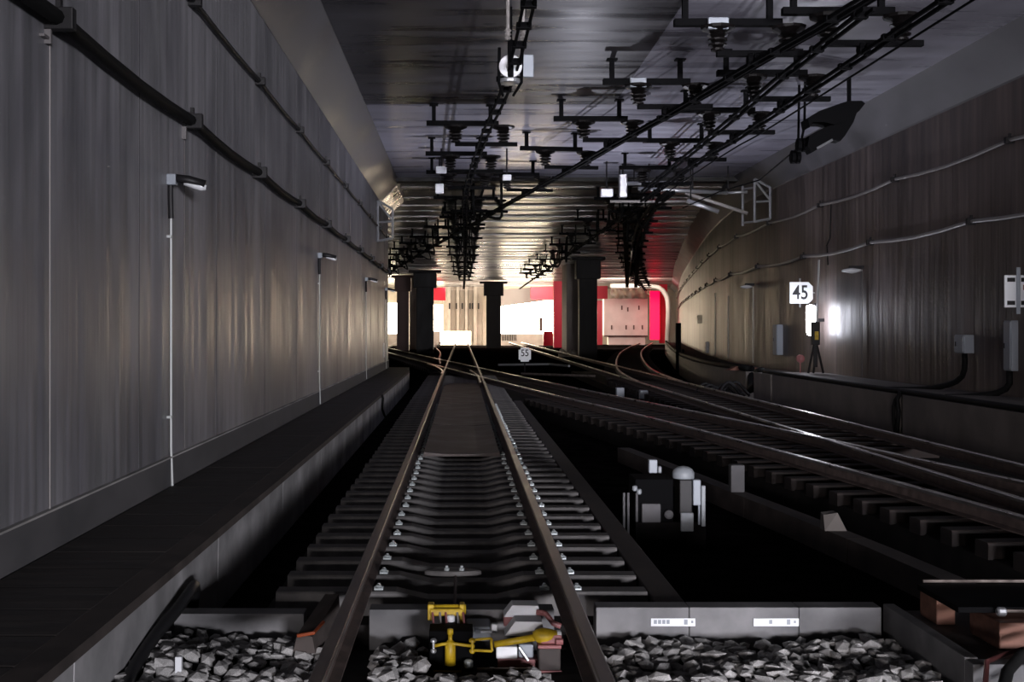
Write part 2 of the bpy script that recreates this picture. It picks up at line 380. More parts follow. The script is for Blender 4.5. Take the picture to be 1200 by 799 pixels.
# crossing panels between the rails
panels = [(18.3, 23.6, 'nearest'), (23.65, 30.3, 'middle'), (30.35, 41.5, 'farthest')]
for a, b, nm in panels:
    bm = nb()
    prof = [(-.585, -.15), (-.58, -.085), (-.25, -.115), (.25, -.115), (.58, -.085), (.585, -.15)]
    if nm == 'farthest':
        ys = [a, a+4, b-2.5, b-1.2, b-.4, b]; ws = [1, 1, 1, .85, .6, .25]
    else: ys = [a, b]; ws = [1, 1]
    rings = [[bm.verts.new((px*w_, yy, pz)) for px, pz in prof] for yy, w_ in zip(ys, ws)]
    for r0, r1 in zip(rings, rings[1:]):
        for j in range(6): bm.faces.new((r0[j], r0[(j+1) % 6], r1[(j+1) % 6], r1[j]))
    bm.faces.new(rings[0]); bm.faces.new(rings[-1][::-1])
    tag(link('cover_panel', bm, M['panel']), f'{nm} brown dished cover panel lying between the rails', 'cover panel')
def dark_sleepers(path, y0, y1, step, label, group, half=1.35, m='sleeper_d', z=-.17):
    base = None; Y = y0
    while Y < y1:
        p, d = at_y(path, Y)
        if base is None:
            base = tag(link('timber_sleeper', sleeper_mesh(None, [(-half, 0), (half, 0)], .12, .12, .16), M[m]), label, 'sleeper', group); o = base
        else:
            o = base.copy(); C.objects.link(o)
        o.location = (p.x, p.y, z); o.rotation_euler = (0, 0, math.atan2(d.y, d.x)-PI/2)
        Y += step
dark_sleepers(T3, 10.6, 34, .68, 'dark brown timber sleeper of the crossover right of the pit', 'crossover sleepers')
dark_sleepers(T3, 57, 100, 1.0, 'dark sleeper of the crossover beyond the diamond crossing', 'far crossover sleepers')
dark_sleepers(T4, 50, 120, 1.2, 'dark sleeper of the branch track leading to the red tunnel', 'branch sleepers', z=-.175)
dark_sleepers(T2, 20, 46, .9, 'dark sleeper of the track beside the right wall', 'right track sleepers', half=1.2, z=-.185)
bm = nb(); sweep(bm, lift(between(T3, 9.5, 56), FLOOR), [(-1.3, 0), (1.3, 0), (1.3, .30), (-1.3, .30)]); struct(link('floor_crossover_bed', bm, M['bed']))
bm = nb(); box(bm, 5.5, 9.0, 16, 60, FLOOR, -.36); struct(link('floor_right_bed', bm, M['bed']))
# low concrete ledge in the pit, parallel to the crossover
bm = nb()
for a, b in ((9.2, 12.55), (12.57, 15.6), (15.62, 22)):
    sweep(bm, lift(offset(between(T3, a, b), -2.02), FLOOR), [(-.1, 0), (.12, 0), (.12, .26), (-.1, .26)])
tag(link('pit_ledge', bm, M['slab']), 'low dim concrete ledge along the black pit, left of the brown sleeper ends', 'ledge')
bm = nb(); box(bm, -.09, .09, -.08, .08, 0, .36, bev=.01)
o = tag(link('junction_box', bm, M['plinth']), 'plain dim grey box standing on the ledge beside the point machine', 'box')
p, d = at_y(offset(T3, -2.02), 15.9); o.location = (p.x, p.y, FLOOR+.26)
bm = nb(); hexa(bm, [(-.2, -.12, 0), (.18, -.12, 0), (.18, .12, 0), (-.2, .12, 0), (-.2, -.04, .22), (.02, -.12, .26), (.02, .1, .26), (-.2, .1, .24)])
o = tag(link('stone_block', bm, M['duct_b']), 'broken brownish block lying on the pit ledge', 'block'); p, d = at_y(offset(T3, -2.02), 12.9); o.location = (p.x, p.y, FLOOR+.26); o.scale = (.62, .7, .75)

# diamond crossing clutter: point rods and small boxes near the crossing
def rodthing(pts, r, m, label, name='point_rod'):
    bm = nb(); tube(bm, pts, r, 6); return tag(link(name, bm, M[m]), label, 'rod')
rodthing([(1.9, 62, -.1), (4.6, 63, -.1), (5.4, 60, -.1)], .06, 'galv', 'grey point rod lying between the crossover and the straight right track')
rodthing([(2.5, 50, -.1), (5.3, 47.5, -.1)], .05, 'rail_w', 'dull point rod lying left of the branch switch')
bm = nb(); 
for i, nm in enumerate(('left', 'right')):
    bm = nb(); box(bm, 4.9+i*.6, 5.15+i*.6, 37.8-i, 38.1-i, FLOOR, -.08-i*.03, bev=.02)
    tag(link('switch_motor', bm, M['grey_box']), f'{nm} one of two small pale boxes between the crossover and the right track', 'switch motor')

# ------------------------------------------------------------------ near cross kerb, ballast, channel on the right
def kerb_block(x0, x1, z1, label, joints=()):
    bm = nb(); xs = [x0]+list(joints)+[x1]
    for a, b in zip(xs, xs[1:]): box(bm, a+.002, b-.002, 8.5, 8.68, FLOOR, z1, bev=.006)
    return tag(link('cross_kerb', bm, M['kerb']), label, 'kerb')
kerb_block(-2.05, -1.12, -.215, 'concrete cross kerb between walkway and left rail, behind the left ballast')
kerb_block(-.66, .66, -.185, 'concrete cross kerb between the two rails, behind the yellow device')
kerb_block(.955, 2.99, -.17, 'long pale cross kerb with two small labels, behind the right ballast', (1.62, 2.4))
def label_plate(x0, x1, z0, z1, lab, marks):
    bm = nb(); box(bm, x0, x1, 8.488, 8.4945, z0, z1)
    o = tag(link('label_plate', bm, M['white']), lab, 'label')
    bm = nb()
    for a, b, c, d in marks: box(bm, x0+a, x0+b, 8.486, 8.489, z0+c, z0+d)
    link('print', bm, M['grey_box'], o)
mk = [(.02+.03*i, .042+.03*i, .017, .045) for i in range(4)]+[(.235, .26, .012, .048), (.285, .3, .022, .04)]
label_plate(1.345, 1.66, -.30, -.245, 'small white printed label, the left one on the long kerb', mk)
label_plate(2.075, 2.395, -.30, -.245, 'small white printed label, the right one on the long kerb', mk[3:])
# right channel
t = thing('cable_channel', 'pale concrete cable channel running to the lower right corner', 'channel')
bm = nb(); box(bm, 3.04, 3.12, 7.22, 8.62, FLOOR, -.17, bev=.005); link('side_wall', bm, M['kerb'], t)
bm = nb(); box(bm, 3.04, 4.4, 7.10, 7.215, FLOOR, -.18, bev=.005); link('end_wall', bm, M['kerb'], t)
bm = nb(); box(bm, 3.12, 4.4, 7.22, 8.62, FLOOR, -.22); link('lid', bm, M['slab'], t)
def wood(x0, x1, y0, y1, z0, z1, lab, p=None):
    bm = nb(); box(bm, x0, x1, y0, y1, z0, z1, bev=.008); return tag(link('wood_block', bm, M['wood']), lab, 'wood block')
wood(3.26, 3.39, 8.2, 8.5, -.22, -.02, 'small upright reddish wood block on the channel at right')
wood(3.40, 3.98, 7.55, 8.0, -.22, -.045, 'long reddish wooden block on the channel, nearest the corner')
t = thing('rail_gauge_bar', 'dark steel bar with silver knob resting on the wood blocks', 'bar')
bm = nb(); box(bm, 3.2, 4.3, 7.7, 8.4, -.018, .02, bev=.004); link('bar', bm, M['steel_bk'], t)
bm = nb(); tube(bm, [(3.25, 8.42, .035), (4.1, 8.42, .035)], .012); link('rear_rod', bm, M['rail_w'], t)
bm = nb(); tube(bm, [(3.5, 7.68, .0), (4.2, 7.68, .0)], .012); link('front_rod', bm, M['rail_w'], t)
bm = nb(); lathe(bm, [(.02, -.03), (.03, -.02), (.03, .02), (.02, .03)], 10, (3.46, 7.66, 0), 'X'); link('knob', bm, M['galv'], t)
def cable(label, pts, r, m, name='cable', step=.15):
    bm = nb(); tube(bm, catmull(pts, step), r, 8); return tag(link(name, bm, M[m], smooth=True), label, 'cable')
cable('thick black cable looping up at the lower right corner', [(3.02, 6.5, -.35), (3.06, 6.75, -.22), (3.25, 6.95, -.09), (3.6, 7.0, .0)], .035, 'cable_b')
cable('thinner black cable inside the loop at the lower right corner', [(3.12, 6.5, -.35), (3.17, 6.75, -.26), (3.32, 6.9, -.17), (3.7, 6.9, -.06)], .02, 'cable')
cable('brown cable at the lower right corner, left of the black loop', [(2.97, 6.5, -.38), (3.0, 6.85, -.27), (3.1, 7.05, -.15), (3.4, 7.06, -.06)], .016, 'pink')
cable('fat black hose on the ballast beside the walkway kerb', [(-2.1, 9.2, -.5), (-2.02, 9.05, -.16), (-1.98, 8.75, -.10), (-1.99, 8.35, -.15), (-2.03, 7.9, -.22), (-2.02, 7.3, -.30), (-1.9, 6.6, -.36)], .045, 'cable', 'hose')
# ballast
def stone(r, sq):
    bm = nb(); bmesh.ops.create_icosphere(bm, subdivisions=1, radius=r)
    sx, sy = random.uniform(.9, 1.35), random.uniform(.7, 1.1)
    for v in bm.verts:
        v.co *= random.uniform(.78, 1.16); v.co.x *= sx; v.co.y *= sy; v.co.z *= sq
    return bm
me_s = []
for i in range(14):
    o = link('ballast_stone', stone(1, random.uniform(.42, .66)), M['ballast']); me_s.append(o.data); bpy.data.objects.remove(o)
def ground(x, y):
    z = -.40
    if x < -1.2: z += .10*min(1, (-1.2-x)/.7)
    if x > 2.3: z += .03*(x-2.3)
    if y > 8.0: z -= .05*(y-8.0)
    z += .025*math.sin(x*5.1+1)*math.sin(y*6.3)
    return z
bm = nb(); nx, ny = 70, 26
grid = [[bm.verts.new((-2.07+5.10*i/nx, 6.0+2.5*j/ny, ground(-2.07+5.10*i/nx, 6.0+2.5*j/ny)-.05)) for i in range(nx+1)] for j in range(ny+1)]
for j in range(ny):
    for i in range(nx): bm.faces.new((grid[j][i], grid[j][i+1], grid[j+1][i+1], grid[j+1][i]))
struct(link('floor_ballast_bed', bm, M['bed']))
spots = []
y = 6.7
while y < 8.46:
    x = -2.02
    while x < 3.0:
        xx, yy = x+random.uniform(-.02, .02), y+random.uniform(-.02, .02)
        ok = not (abs(abs(xx)-.752) < .13) and not (-.26 < xx < .68 and yy > 7.6) and yy < 8.44 and xx < 2.98
        ok = ok and not (xx < -1.93 and yy > 8.2)
        if ok: spots.append((xx, yy))
        x += .098
    y += .085
random.shuffle(spots)
big, rest = [], []
near = sorted([s for s in spots if s[1] > 7.3], key=lambda s: random.random())
big = near[:300]; bs = set(big); rest = [s for s in spots if s not in bs]
for (x, y) in big:
    o = bpy.data.objects.new('ballast_stone', random.choice(me_s)); C.objects.link(o)
    tag(o, 'light grey angular ballast stone lying in front of the cross kerbs', 'stone', 'ballast stones in the foreground')
    r = random.uniform(.05, .085); o.scale = (r, r, r)
    o.rotation_euler = (random.uniform(-.5, .5), random.uniform(-.5, .5), random.uniform(0, 6.28))
    o.location = (x, y, ground(x, y)+random.uniform(-.005, .03))
bm = nb()
for (x, y) in rest:
    r = random.uniform(.045, .07); me = random.choice(me_s)
    mt = Matrix.Translation((x, y, ground(x, y)-.01+random.uniform(-.01, .02))) @ Matrix.Rotation(random.uniform(0, 6.28), 4, 'Z') @ Matrix.Rotation(random.uniform(-.5, .5), 4, 'X') @ Matrix.Scale(r, 4)
    vs = [bm.verts.new(mt @ v.co) for v in me.vertices]
    for p in me.polygons: bm.faces.new([vs[i] for i in p.vertices])
tag(link('ballast_gravel', bm, M['ballast']), 'bed of grey ballast gravel filling in below the single stones', 'gravel', kind='stuff')
bm = nb(); box(bm, -.02, .02, -.02, .02, -.15, .1, bev=.004)
o = tag(link('marker_peg', bm, M['white']), 'short white peg standing in the left ballast', 'peg'); o.location = (-1.74, 7.35, -.30)
bm = nb(); hexa(bm, [(-1.13, 8.0, -.36), (-.98, 8.0, -.36), (-.88, 8.75, -.36), (-1.0, 8.75, -.36), (-1.10, 8.0, -.23), (-1.0, 8.0, -.25), (-.90, 8.75, -.13), (-1.0, 8.75, -.13)])
o = tag(link('joint_plate', bm, M['slab']), 'grey wedge plate with an orange edge beside the left rail', 'plate')
bm = nb(); tube(bm, [(-1.10, 7.99, -.24), (-.99, 7.99, -.22), (-.95, 8.2, -.2)], .012); link('seal', bm, M['orange'], o)

# ------------------------------------------------------------------ yellow trackside device between the rails
t = thing('rail_lubricator', 'yellow painted trackside device with cylinder and long arm between the rails', 'trackside device', (-.07, 7.95, -.46))
LUB = {}
def pt(name, bm, m, smooth=False, under=None):
    if under: o = link(name, bm, m, LUB[under], smooth)
    else: o = link(name, bm, m, t, smooth); o.location = (.07, -7.95, .46)
    LUB[name] = o; return o
bm = nb(); box(bm, -.216, .075, 7.92, 8.12, -.46, -.19, bev=.006); pt('base_box', bm, M['steel_bk'])
bm = nb(); box(bm, -.216, .0, 7.895, 7.92, -.465, -.45); pt('edge_lip', bm, M['yellow'], under='base_box')
bm = nb(); lathe(bm, [(.02, -.405), (.036, -.40), (.036, -.255), (.02, -.24), (.014, -.235), (.014, -.20), (.020, -.198), (.020, -.165), (.01, -.16)], 16, (-.075, 7.87, 0)); pt('cylinder', bm, M['yellow'], True)
bm = nb(); tube(bm, [(-.19, 7.86, -.275), (-.13, 7.86, -.262), (-.075, 7.85, -.252), (.0, 7.86, -.265), (.085, 7.86, -.275)], .011); pt('cross_pipe', bm, M['yellow'], True)
for x in (-.185, .07):
    bm = nb(); lathe(bm, [(.012, -.32), (.02, -.31), (.02, -.295), (.01, -.29), (.01, -.25), (.022, -.245), (.022, -.23), (.01, -.22)], 10, (x, 7.855, 0)); pt('bolt', bm, M['galv'] if x < 0 else M['yellow'], under='cross_pipe')
bm = nb()
for a, b in (((.08, -.235), (.195, -.225)), ((.195, -.225), (.20, -.31)), ((.20, -.31), (.09, -.305))):
    tube(bm, [(a[0], 7.87, a[1]), (b[0], 7.87, b[1])], .009)
pt('frame_loop', bm, M['yellow'])
bm = nb(); tube(bm, [(.215, 7.88, -.268), (.50, 7.9, -.225)], [.022, .024], 12); pt('arm', bm, M['yellow'], True)
bm = nb(); lathe(bm, [(.024, .47), (.045, .50), (.052, .53), (.05, .56), (.034, .63)], 16, (0, 7.9, -.215), 'X'); pt('arm_head', bm, M['yellow'], True, 'arm')
bm = nb(); lathe(bm, [(.034, .63), (.036, .632), (.036, .655), (.02, .66)], 14, (0, 7.9, -.215), 'X'); pt('white_collar', bm, M['white'], under='arm')
bm = nb(); tube(bm, [(-.235, 8.3, -.135), (.03, 8.3, -.135)], .034, 12); pt('roller', bm, M['yellow'], True)
bm = nb(); box(bm, -.22, .01, 8.22, 8.34, -.165, -.115, bev=.01); box(bm, -.235, -.19, 8.24, 8.34, -.20, -.09, bev=.008); box(bm, -.015, .02, 8.24, 8.34, -.23, -.09, bev=.008); pt('roller_bracket', bm, M['yellow'], under='roller')
for i, x in enumerate((-.2, -.15, -.11, -.03, .01)):
    bm = nb(); tube(bm, catmull([(x, 8.22, -.14), (x+.01, 8.12, -.22), (x+random.uniform(-.02, .02), 8.02, -.29+.03*(i % 2)), (x+.02, 7.98, -.33)], .03), .008, 6); pt('hose', bm, M['cable_g'] if i % 2 else M['pink'])
bm = nb(); lathe(bm, [(.02, -.24), (.03, -.23), (.03, -.16), (.02, -.15)], 10, (-.075, 8.2, 0)); pt('cap', bm, M['white'])
bm = nb(); box(bm, .03, .2, 8.15, 8.4, -.32, -.22, bev=.015); pt('valve_block', bm, M['grey_box'])
bm = nb(); box(bm, .04, .085, 8.12, 8.15, -.26, -.22, bev=.004); box(bm, .13, .24, 8.1, 8.14, -.25, -.235); box(bm, .205, .24, 8.1, 8.14, -.25, -.19, bev=.003); pt('valve_lever', bm, M['white'], under='valve_block')
# white equipment boxes
def wedge_box(lab, x0, x1, y, z0, z1, cut, under=None):
    t2 = thing('equipment_box', lab, 'equipment box', ((x0+x1)/2, y, z0))
    ox, oy, oz = (x0+x1)/2, y, z0
    bm = nb(); hexa(bm, [(x0-ox, -.09, 0), (x1-ox, -.09, 0), (x1-ox, .09, 0), (x0-ox, .09, 0), (x0+cut-ox, -.07, z1-z0), (x1-cut*.25-ox, -.078, z1-z0), (x1-cut*.25-ox, .09, z1-z0), (x0+cut-ox, .09, z1-z0)]); link('shell', bm, M['white'], t2)
    if under:
        bm = nb(); box(bm, x0-ox, x1-ox-.01, -.085, .09, -under, 0, bev=.004); link('base', bm, M['pink'], t2)
    return t2
e = wedge_box('white wedge-shaped box behind, with a reddish arm bending to the right rail', .29, .545, 8.33, -.175, -.10, .06, .065)
bm = nb(); tube(bm, catmull([(.10, -.1, .035), (.16, -.12, .03), (.21, -.14, -.03), (.26, -.14, -.05)], .03), [.022]*3+[.02]*20 if False else .02, 8); link('box_arm', bm, M['pink'], e)
wedge_box('white wedge-shaped box in front of its twin, above the yellow arm', .29, .56, 8.12, -.25, -.16, .07)
t3 = thing('bracket_block', 'white block with slanted strut below the yellow arm', 'bracket', (.35, 7.98, -.40))
bm = nb(); box(bm, -.12, .02, -.04, .05, .02, .10, bev=.006); link('block', bm, M['white'], t3)
bm = nb(); tube(bm, [(.03, -.05, .1), (.09, -.06, .015)], .011); link('strut', bm, M['galv'], t3)
bm = nb(); box(bm, .03, .13, -.02, .05, .02, .11, bev=.01); link('dark_block', bm, M['grey_box'], t3)
bm = nb(); box(bm, -.11, .16, -.06, .07, -.03, .02); link('foot', bm, M['pink'], t3)
bm = nb(); box(bm, .505, .65, 7.84, 8.06, -.45, -.285, bev=.012); o = tag(link('motor_box', bm, M['slab']), 'faded reddish gearbox beside the right rail under the yellow arm', 'gearbox')
bm = nb(); box(bm, .50, .655, 7.83, 8.07, -.285, -.262, bev=.006); link('lid', bm, M['pink'], o)
bm = nb(); box(bm, .505, .655, 7.82, 7.84, -.45, -.425); link('foot_strip', bm, M['pink'], o)
bm = nb(); box(bm, .52, .66, 7.86, 7.98, -.262, -.2, bev=.012); lathe(bm, [(.02, .62), (.02, .665)], 8, (0, 7.84, -.24), 'X'); link('coupling', bm, M['pink'], o)
bm = nb(); tube(bm, [(.10, 7.85, -.425), (.49, 7.85, -.425)], .013)
for x in (.2, .33, .45): lathe(bm, [(.018, -.008), (.018, .008)], 8, (x, 7.85, -.42), 'Z')
tag(link('tie_bar', bm, M['rail_w']), 'thin dull tie bar low in the ballast before the white block', 'bar')
bm = nb(); lathe(bm, [(.02, 0), (.03, .01), (.03, .05), (.015, .06)], 10); o = tag(link('bolt_head', bm, M['clip']), 'single pale bolt standing right of the yellow device box', 'bolt'); o.location = (.045, 7.86, -.42)
# oval plate
t = thing('beacon_plate', 'dark oval plate with two white bolts between the rails', 'plate', (-.07, 9.62, -.17))
bm = nb(); lathe(bm, [(.2, 0), (.23, .006), (.23, .03), (.21, .04)], 28); 
for v in bm.verts: v.co.y *= .32
link('plate', bm, M['sleeper'], t)
for x in (-.05, .07):
    bm = nb(); lathe(bm, [(.022, .04), (.022, .06), (.012, .065), (.012, .08)], 8, (x, -.02, 0)); link('bolt', bm, M['clip'], t)
bm = nb(); tube(bm, [(.02, -.07, .0), (.02, -.5, -.02), (.02, -1.1, -.02)], .012); link('lead', bm, M['rail_s'], t)

# ------------------------------------------------------------------ point machine in the pit
o0 = P(775, 622, 13.1)
t = thing('point_machine', 'point machine with white rounded cap and pale posts in the black pit', 'point machine', (2.2, 13.1, FLOOR))
def pm(name, px0, px1, py0, py1, y0, y1, m, bev=.01):
    s = 13.1/F; x0, x1 = (px0-541)*s-2.2, (px1-541)*s-2.2; z0, z1 = H-(py1-384)*s-FLOOR, H-(py0-384)*s-FLOOR
    bm = nb(); box(bm, x0, x1, y0, y1, max(z0, 0), z1, bev=bev); return link(name, bm, M[m], t)
pm('housing', 745, 790, 562, 632, .05, .55, 'steel_bk')
pm('cover', 752, 774, 590, 612, -.02, .05, 'plinth')
pm('terminal_box', 764, 774, 541, 557, .2, .3, 'grey_box')
pm('terminal_cap', 775, 779, 549, 557, .2, .28, 'pm_pale')
pm('tall_body', 796, 811, 562, 602, -.02, .3, 'steel_d')
pm('white_panel', 797, 812, 600, 622, -.05, .0, 'pm_pale')
pm('side_panel', 812, 821, 562, 592, -.02, .1, 'grey_box')
pm('post', 822, 827, 569, 617, .0, .05, 'pm_pale')
pm('thin_post', 818, 820.5, 590, 615, -.01, .03, 'grey_box')
pm('pedestal', 745, 828, 612, 645, .02, .5, 'black')
bm = nb(); s = 13.1/F; lathe(bm, [(.118, 0), (.122, .01), (.122, .055), (.118, .07), (.10, .10), (.06, .125), (.01, .135)], 20, ((803.5-541)*s-2.2, .14, H-(562-384)*s-FLOOR)); link('cap', bm, M['pm_pale'], t, True)
for px, py in ((744, 572), (749, 576)):
    bm = nb(); lathe(bm, [(.015, -.03), (.028, -.02), (.028, .02), (.015, .03)], 10, ((px-541)*s-2.2, 0, H-(py-384)*s-FLOOR)); link('knob', bm, M['pm_pale'], t)
bm = nb(); lathe(bm, [(.03, -.02), (.05, 0), (.03, .3)], 12, ((784-541)*s-2.2, 0, H-(603-384)*s-FLOOR), 'Y'); link('coupling', bm, M['plinth'], t)
for px in (732, 737, 747):
    bm = nb(); tube(bm, [((px-541)*s-2.2, .05, H-(578-384)*s-FLOOR), ((px-541)*s-2.2, .05, .02)], .014); link('rod', bm, M['plinth'], t)

# ------------------------------------------------------------------ right duct bank
DK = offset(RW, -1.95)
def duct(y0, y1, off, z1, label, name='cable_duct'):
    pth = between(RW, y0, y1)
    bm = nb(); sweep(bm, lift(pth, 0), [(-off, FLOOR), (-.02, FLOOR), (-.02, z1), (-off, z1)]); return tag(link(name, bm, M['kerb_r']), label, 'cable duct')
duct(16.2, 24.4, 2.0, .45, 'concrete cable duct along the right wall, section nearest the viewer')
duct(24.62, 34.6, 2.0, .45, 'concrete cable duct section right under the lit tube lamp')
duct(34.63, 36.6, 2.05, .46, 'short concrete duct end section left of the lit tube lamp')
duct(39.8, 120, 1.55, .36, 'curved concrete cable duct running off to the red tunnel')
def wall_cable(label, y0, y1, z, off, r, m, sag, every, side=1, path=None, clips=True, y_first=None):
    """cable clipped to a wall with a small sag between clips"""
    pth = path or RW; pts = []; cl = []
    Y = y_first if y_first is not None else y0
    supports = []
    while Y < y1: supports.append(Y); Y += every
    ys = sorted(set([y0]+supports+[a+every*k for a in supports for k in (.25, .5, .75) if a+every*k < y1]+[y1]))
    for Y in ys:
        p, d = at_y(pth, Y); n = Vector((d.y, -d.x, 0))
        ph = ((Y-supports[0]) % every)/every
        zz = z-sag*math.sin(PI*ph)
        q = p-n*off*side; pts.append((q.x, q.y, zz))
    o = tag(link('wall_cable', tube(nb(), pts, r, 8), M[m], smooth=True), label, 'cable')
    if clips:
        for Y in supports:
            p, d = at_y(pth, Y); n = Vector((d.y, -d.x, 0)); q = p-n*off*side
            bm = nb(); box(bm, -.06-r, .06+r, -.05, .05, -r-.03, r+.02, bev=.008); box(bm, -.02, .02, -.03, .03, r, r+.09); c = link('cable_clip', bm, M['steel_d'], o)
            c.location = (q.x, q.y, z)
    return o
LW = catmull([(-3.2, 2, 0), (-3.2, 20, 0), (-3.2, 52, 0)], 2)
wall_cable('thick black cable sagging along the left wall, the lower one', 6.5, 51.5, 4.2, .10, .06, 'cable_b', .05, 4.55, -1, LW, y_first=9.2)
wall_cable('thinner grey cable along the top of the left wall', 10, 51.5, 5.65, .06, .034, 'cable', .03, 4.55, -1, LW, y_first=14)
wall_cable('upper pale cable sagging along the right wall', 16.2, 150, 5.56, .08, .04, 'cable_g', .10, 6.3, 1, RW, y_first=17.5)
wall_cable('lower pale cable sagging along the right wall, above the number sign', 16.2, 150, 4.1, .08, .045, 'cable_g', .10, 6.3, 1, RW, y_first=19.3)
wall_cable('fat black cable lying along the front edge of the right duct', 16.2, 36, .50, 1.9, .055, 'cable_b', 0, 4, 1, RW, clips=False)
wall_cable('black cable bundle beside the fat cable on the right duct', 16.2, 36.4, .49, 1.72, .045, 'cable_b', 0, 4, 1, RW, clips=False)
wall_cable('black cable bundle along the curved duct to the red tunnel', 40, 118, .46, 1.45, .11, 'cable_b', 0, 6, 1, RW, clips=False)
bm = nb(); tube(bm, catmull([(9.12, 36.3, .5), (9.2, 37.2, .42), (9.5, 38.2, .1), (9.4, 38.9, -.2), (9.6, 39.6, .1), (9.75, 40.2, .44)], .3), .12, 8)
tag(link('cable_bend', bm, M['cable_b'], smooth=True), 'black cable bundle drooping through the gap between the duct sections', 'cable')
bm = nb(); tube(bm, catmull([(9.0, 24.5, .5), (8.93, 24.5, .35), (8.97, 24.52, .1), (8.93, 24.5, -.25), (8.9, 24.5, -.6)], .1), .05, 8); tube(bm, catmull([(9.05, 24.6, .5), (8.9, 24.62, .2), (8.95, 24.6, -.6)], .1), .035, 8)
tag(link('drop_cable', bm, M['cable_b'], smooth=True), 'black cables dropping down the joint in the right duct', 'cable')
# post beside the curved duct and a clutter lump
bm = nb(); box(bm, -.13, .13, -.1, .1, 0, 2.7, bev=.02); box(bm, -.25, .25, -.2, .2, 0, .25, bev=.02); box(bm, .18, .28, -.1, .1, 0, 1.3)
p = P(795, 430, 63); o = tag(link('black_post', bm, M['steel_bk']), 'slim black post before the curved duct near the red tunnel', 'post'); o.location = (p.x, 63, FLOOR)
bm = nb()
for i in range(9):
    x, yv, z = random.uniform(-.5, .5), random.uniform(-.3, .3), random.uniform(.05, .3)
    tube(bm, catmull([(x-.4, yv, .05), (x, yv+.2, z+.2), (x+.4, yv, .05)], .1), .05, 6)
p = P(861, 457, 36); o = tag(link('cable_tangle', bm, M['steel_d'], smooth=True), 'dark tangle of cables on the ground before the duct gap', 'cable'); o.location = (p.x, 37.5, FLOOR+.26)

# ------------------------------------------------------------------ wall lamps and conduits on the left wall
def left_lamp(Y, zbot, label, lit=False):
    t = thing('wall_lamp', label, 'wall lamp', (-3.2, Y, 3.43))
    bm = nb(); box(bm, 0, .10, -.06, .06, -.06, .06, bev=.01); link('bracket', bm, M['grey_box'], t)
    bm = nb(); tube(bm, [(.08, 0, .02), (.22, .02, -.0), (.40, .04, -.05)], [.045, .05, .05], 12); link('lamp_body', bm, M['steel_d'], t, True)
    bm = nb(); tube(bm, [(.18, .02, -.03), (.36, .035, -.075), (.41, .04, -.085)], [.03, .045, .03], 12); link('lamp_cover', bm, M['glass_w'], t, True)
    bm = nb(); tube(bm, catmull([(.03, 0, -.05), (.03, 0, -.2), (.035, .01, -.42)], .1), [.035]*1+[.035]*9 if False else .03, 8); link('gland', bm, M['steel_d'], t)
    bm = nb(); tube(bm, [(.035, .01, -.4), (.035, .01, zbot+.5-3.43), (.05, .02, zbot-3.43)], .014, 8); cond = link('conduit', bm, M['pipe'], t)
    for z in (-.62, .35-3.43+.5):
        bm = nb(); box(bm, 0, .05, -.045, .045, z-.015, z+.015, bev=.004); link('saddle', bm, M['pipe'], cond)
    return t
left_lamp(13.0, .0+.02, 'unlit arm lamp with white conduit, nearest on the left wall')
left_lamp(26.6, .12, 'unlit arm lamp with conduit, second along the left wall')
left_lamp(39.6, .12, 'unlit arm lamp with conduit, third along the left wall')
left_lamp(50.0, .12, 'unlit arm lamp at the far end of the left wall')
t = thing('wire_conduit', 'thin pale conduit line running straight down the near left wall', 'conduit', (-3.2, 9.25, 0))
bm = nb(); tube(bm, [(.012, 0, .4), (.012, 0, 4.1)], .006, 6); link('wire', bm, M['cable_g'], t)
bm = nb(); box(bm, 0, .05, -.09, -.06, 4.0, 4.14); box(bm, 0, .04, -.2, -.06, 4.03, 4.05); link('hook', bm, M['cable_u'], t)
t = thing('wire_conduit', 'thin dim conduit line right of the nearest left wall lamp', 'conduit', (-3.2, 13.75, 0))
bm = nb(); tube(bm, [(.01, 0, .4), (.01, 0, 4.1)], .005, 6); link('wire', bm, M['cable_u'], t)
bm = nb(); box(bm, 0, .05, -.09, -.06, 3.98, 4.12); link('hook', bm, M['cable_u'], t)
p = P(450, 420, 49); bm = nb(); box(bm, 0, .02, -.35, .35, .3, .9, bev=.01); o = tag(link('notice_plate', bm, M['white']), 'small white plate low at the far end of the left wall', 'plate'); o.location = (-3.2, 49, .3)
bm = nb(); tube(bm, catmull([(-2.06, 30.8, .1), (-2.03, 30.8, .0), (-2.05, 30.9, -.3), (-1.95, 31, -.55)], .1), .03, 8); tag(link('drop_cable', bm, M['cable_b']), 'short black cable dropping down the walkway kerb', 'cable')

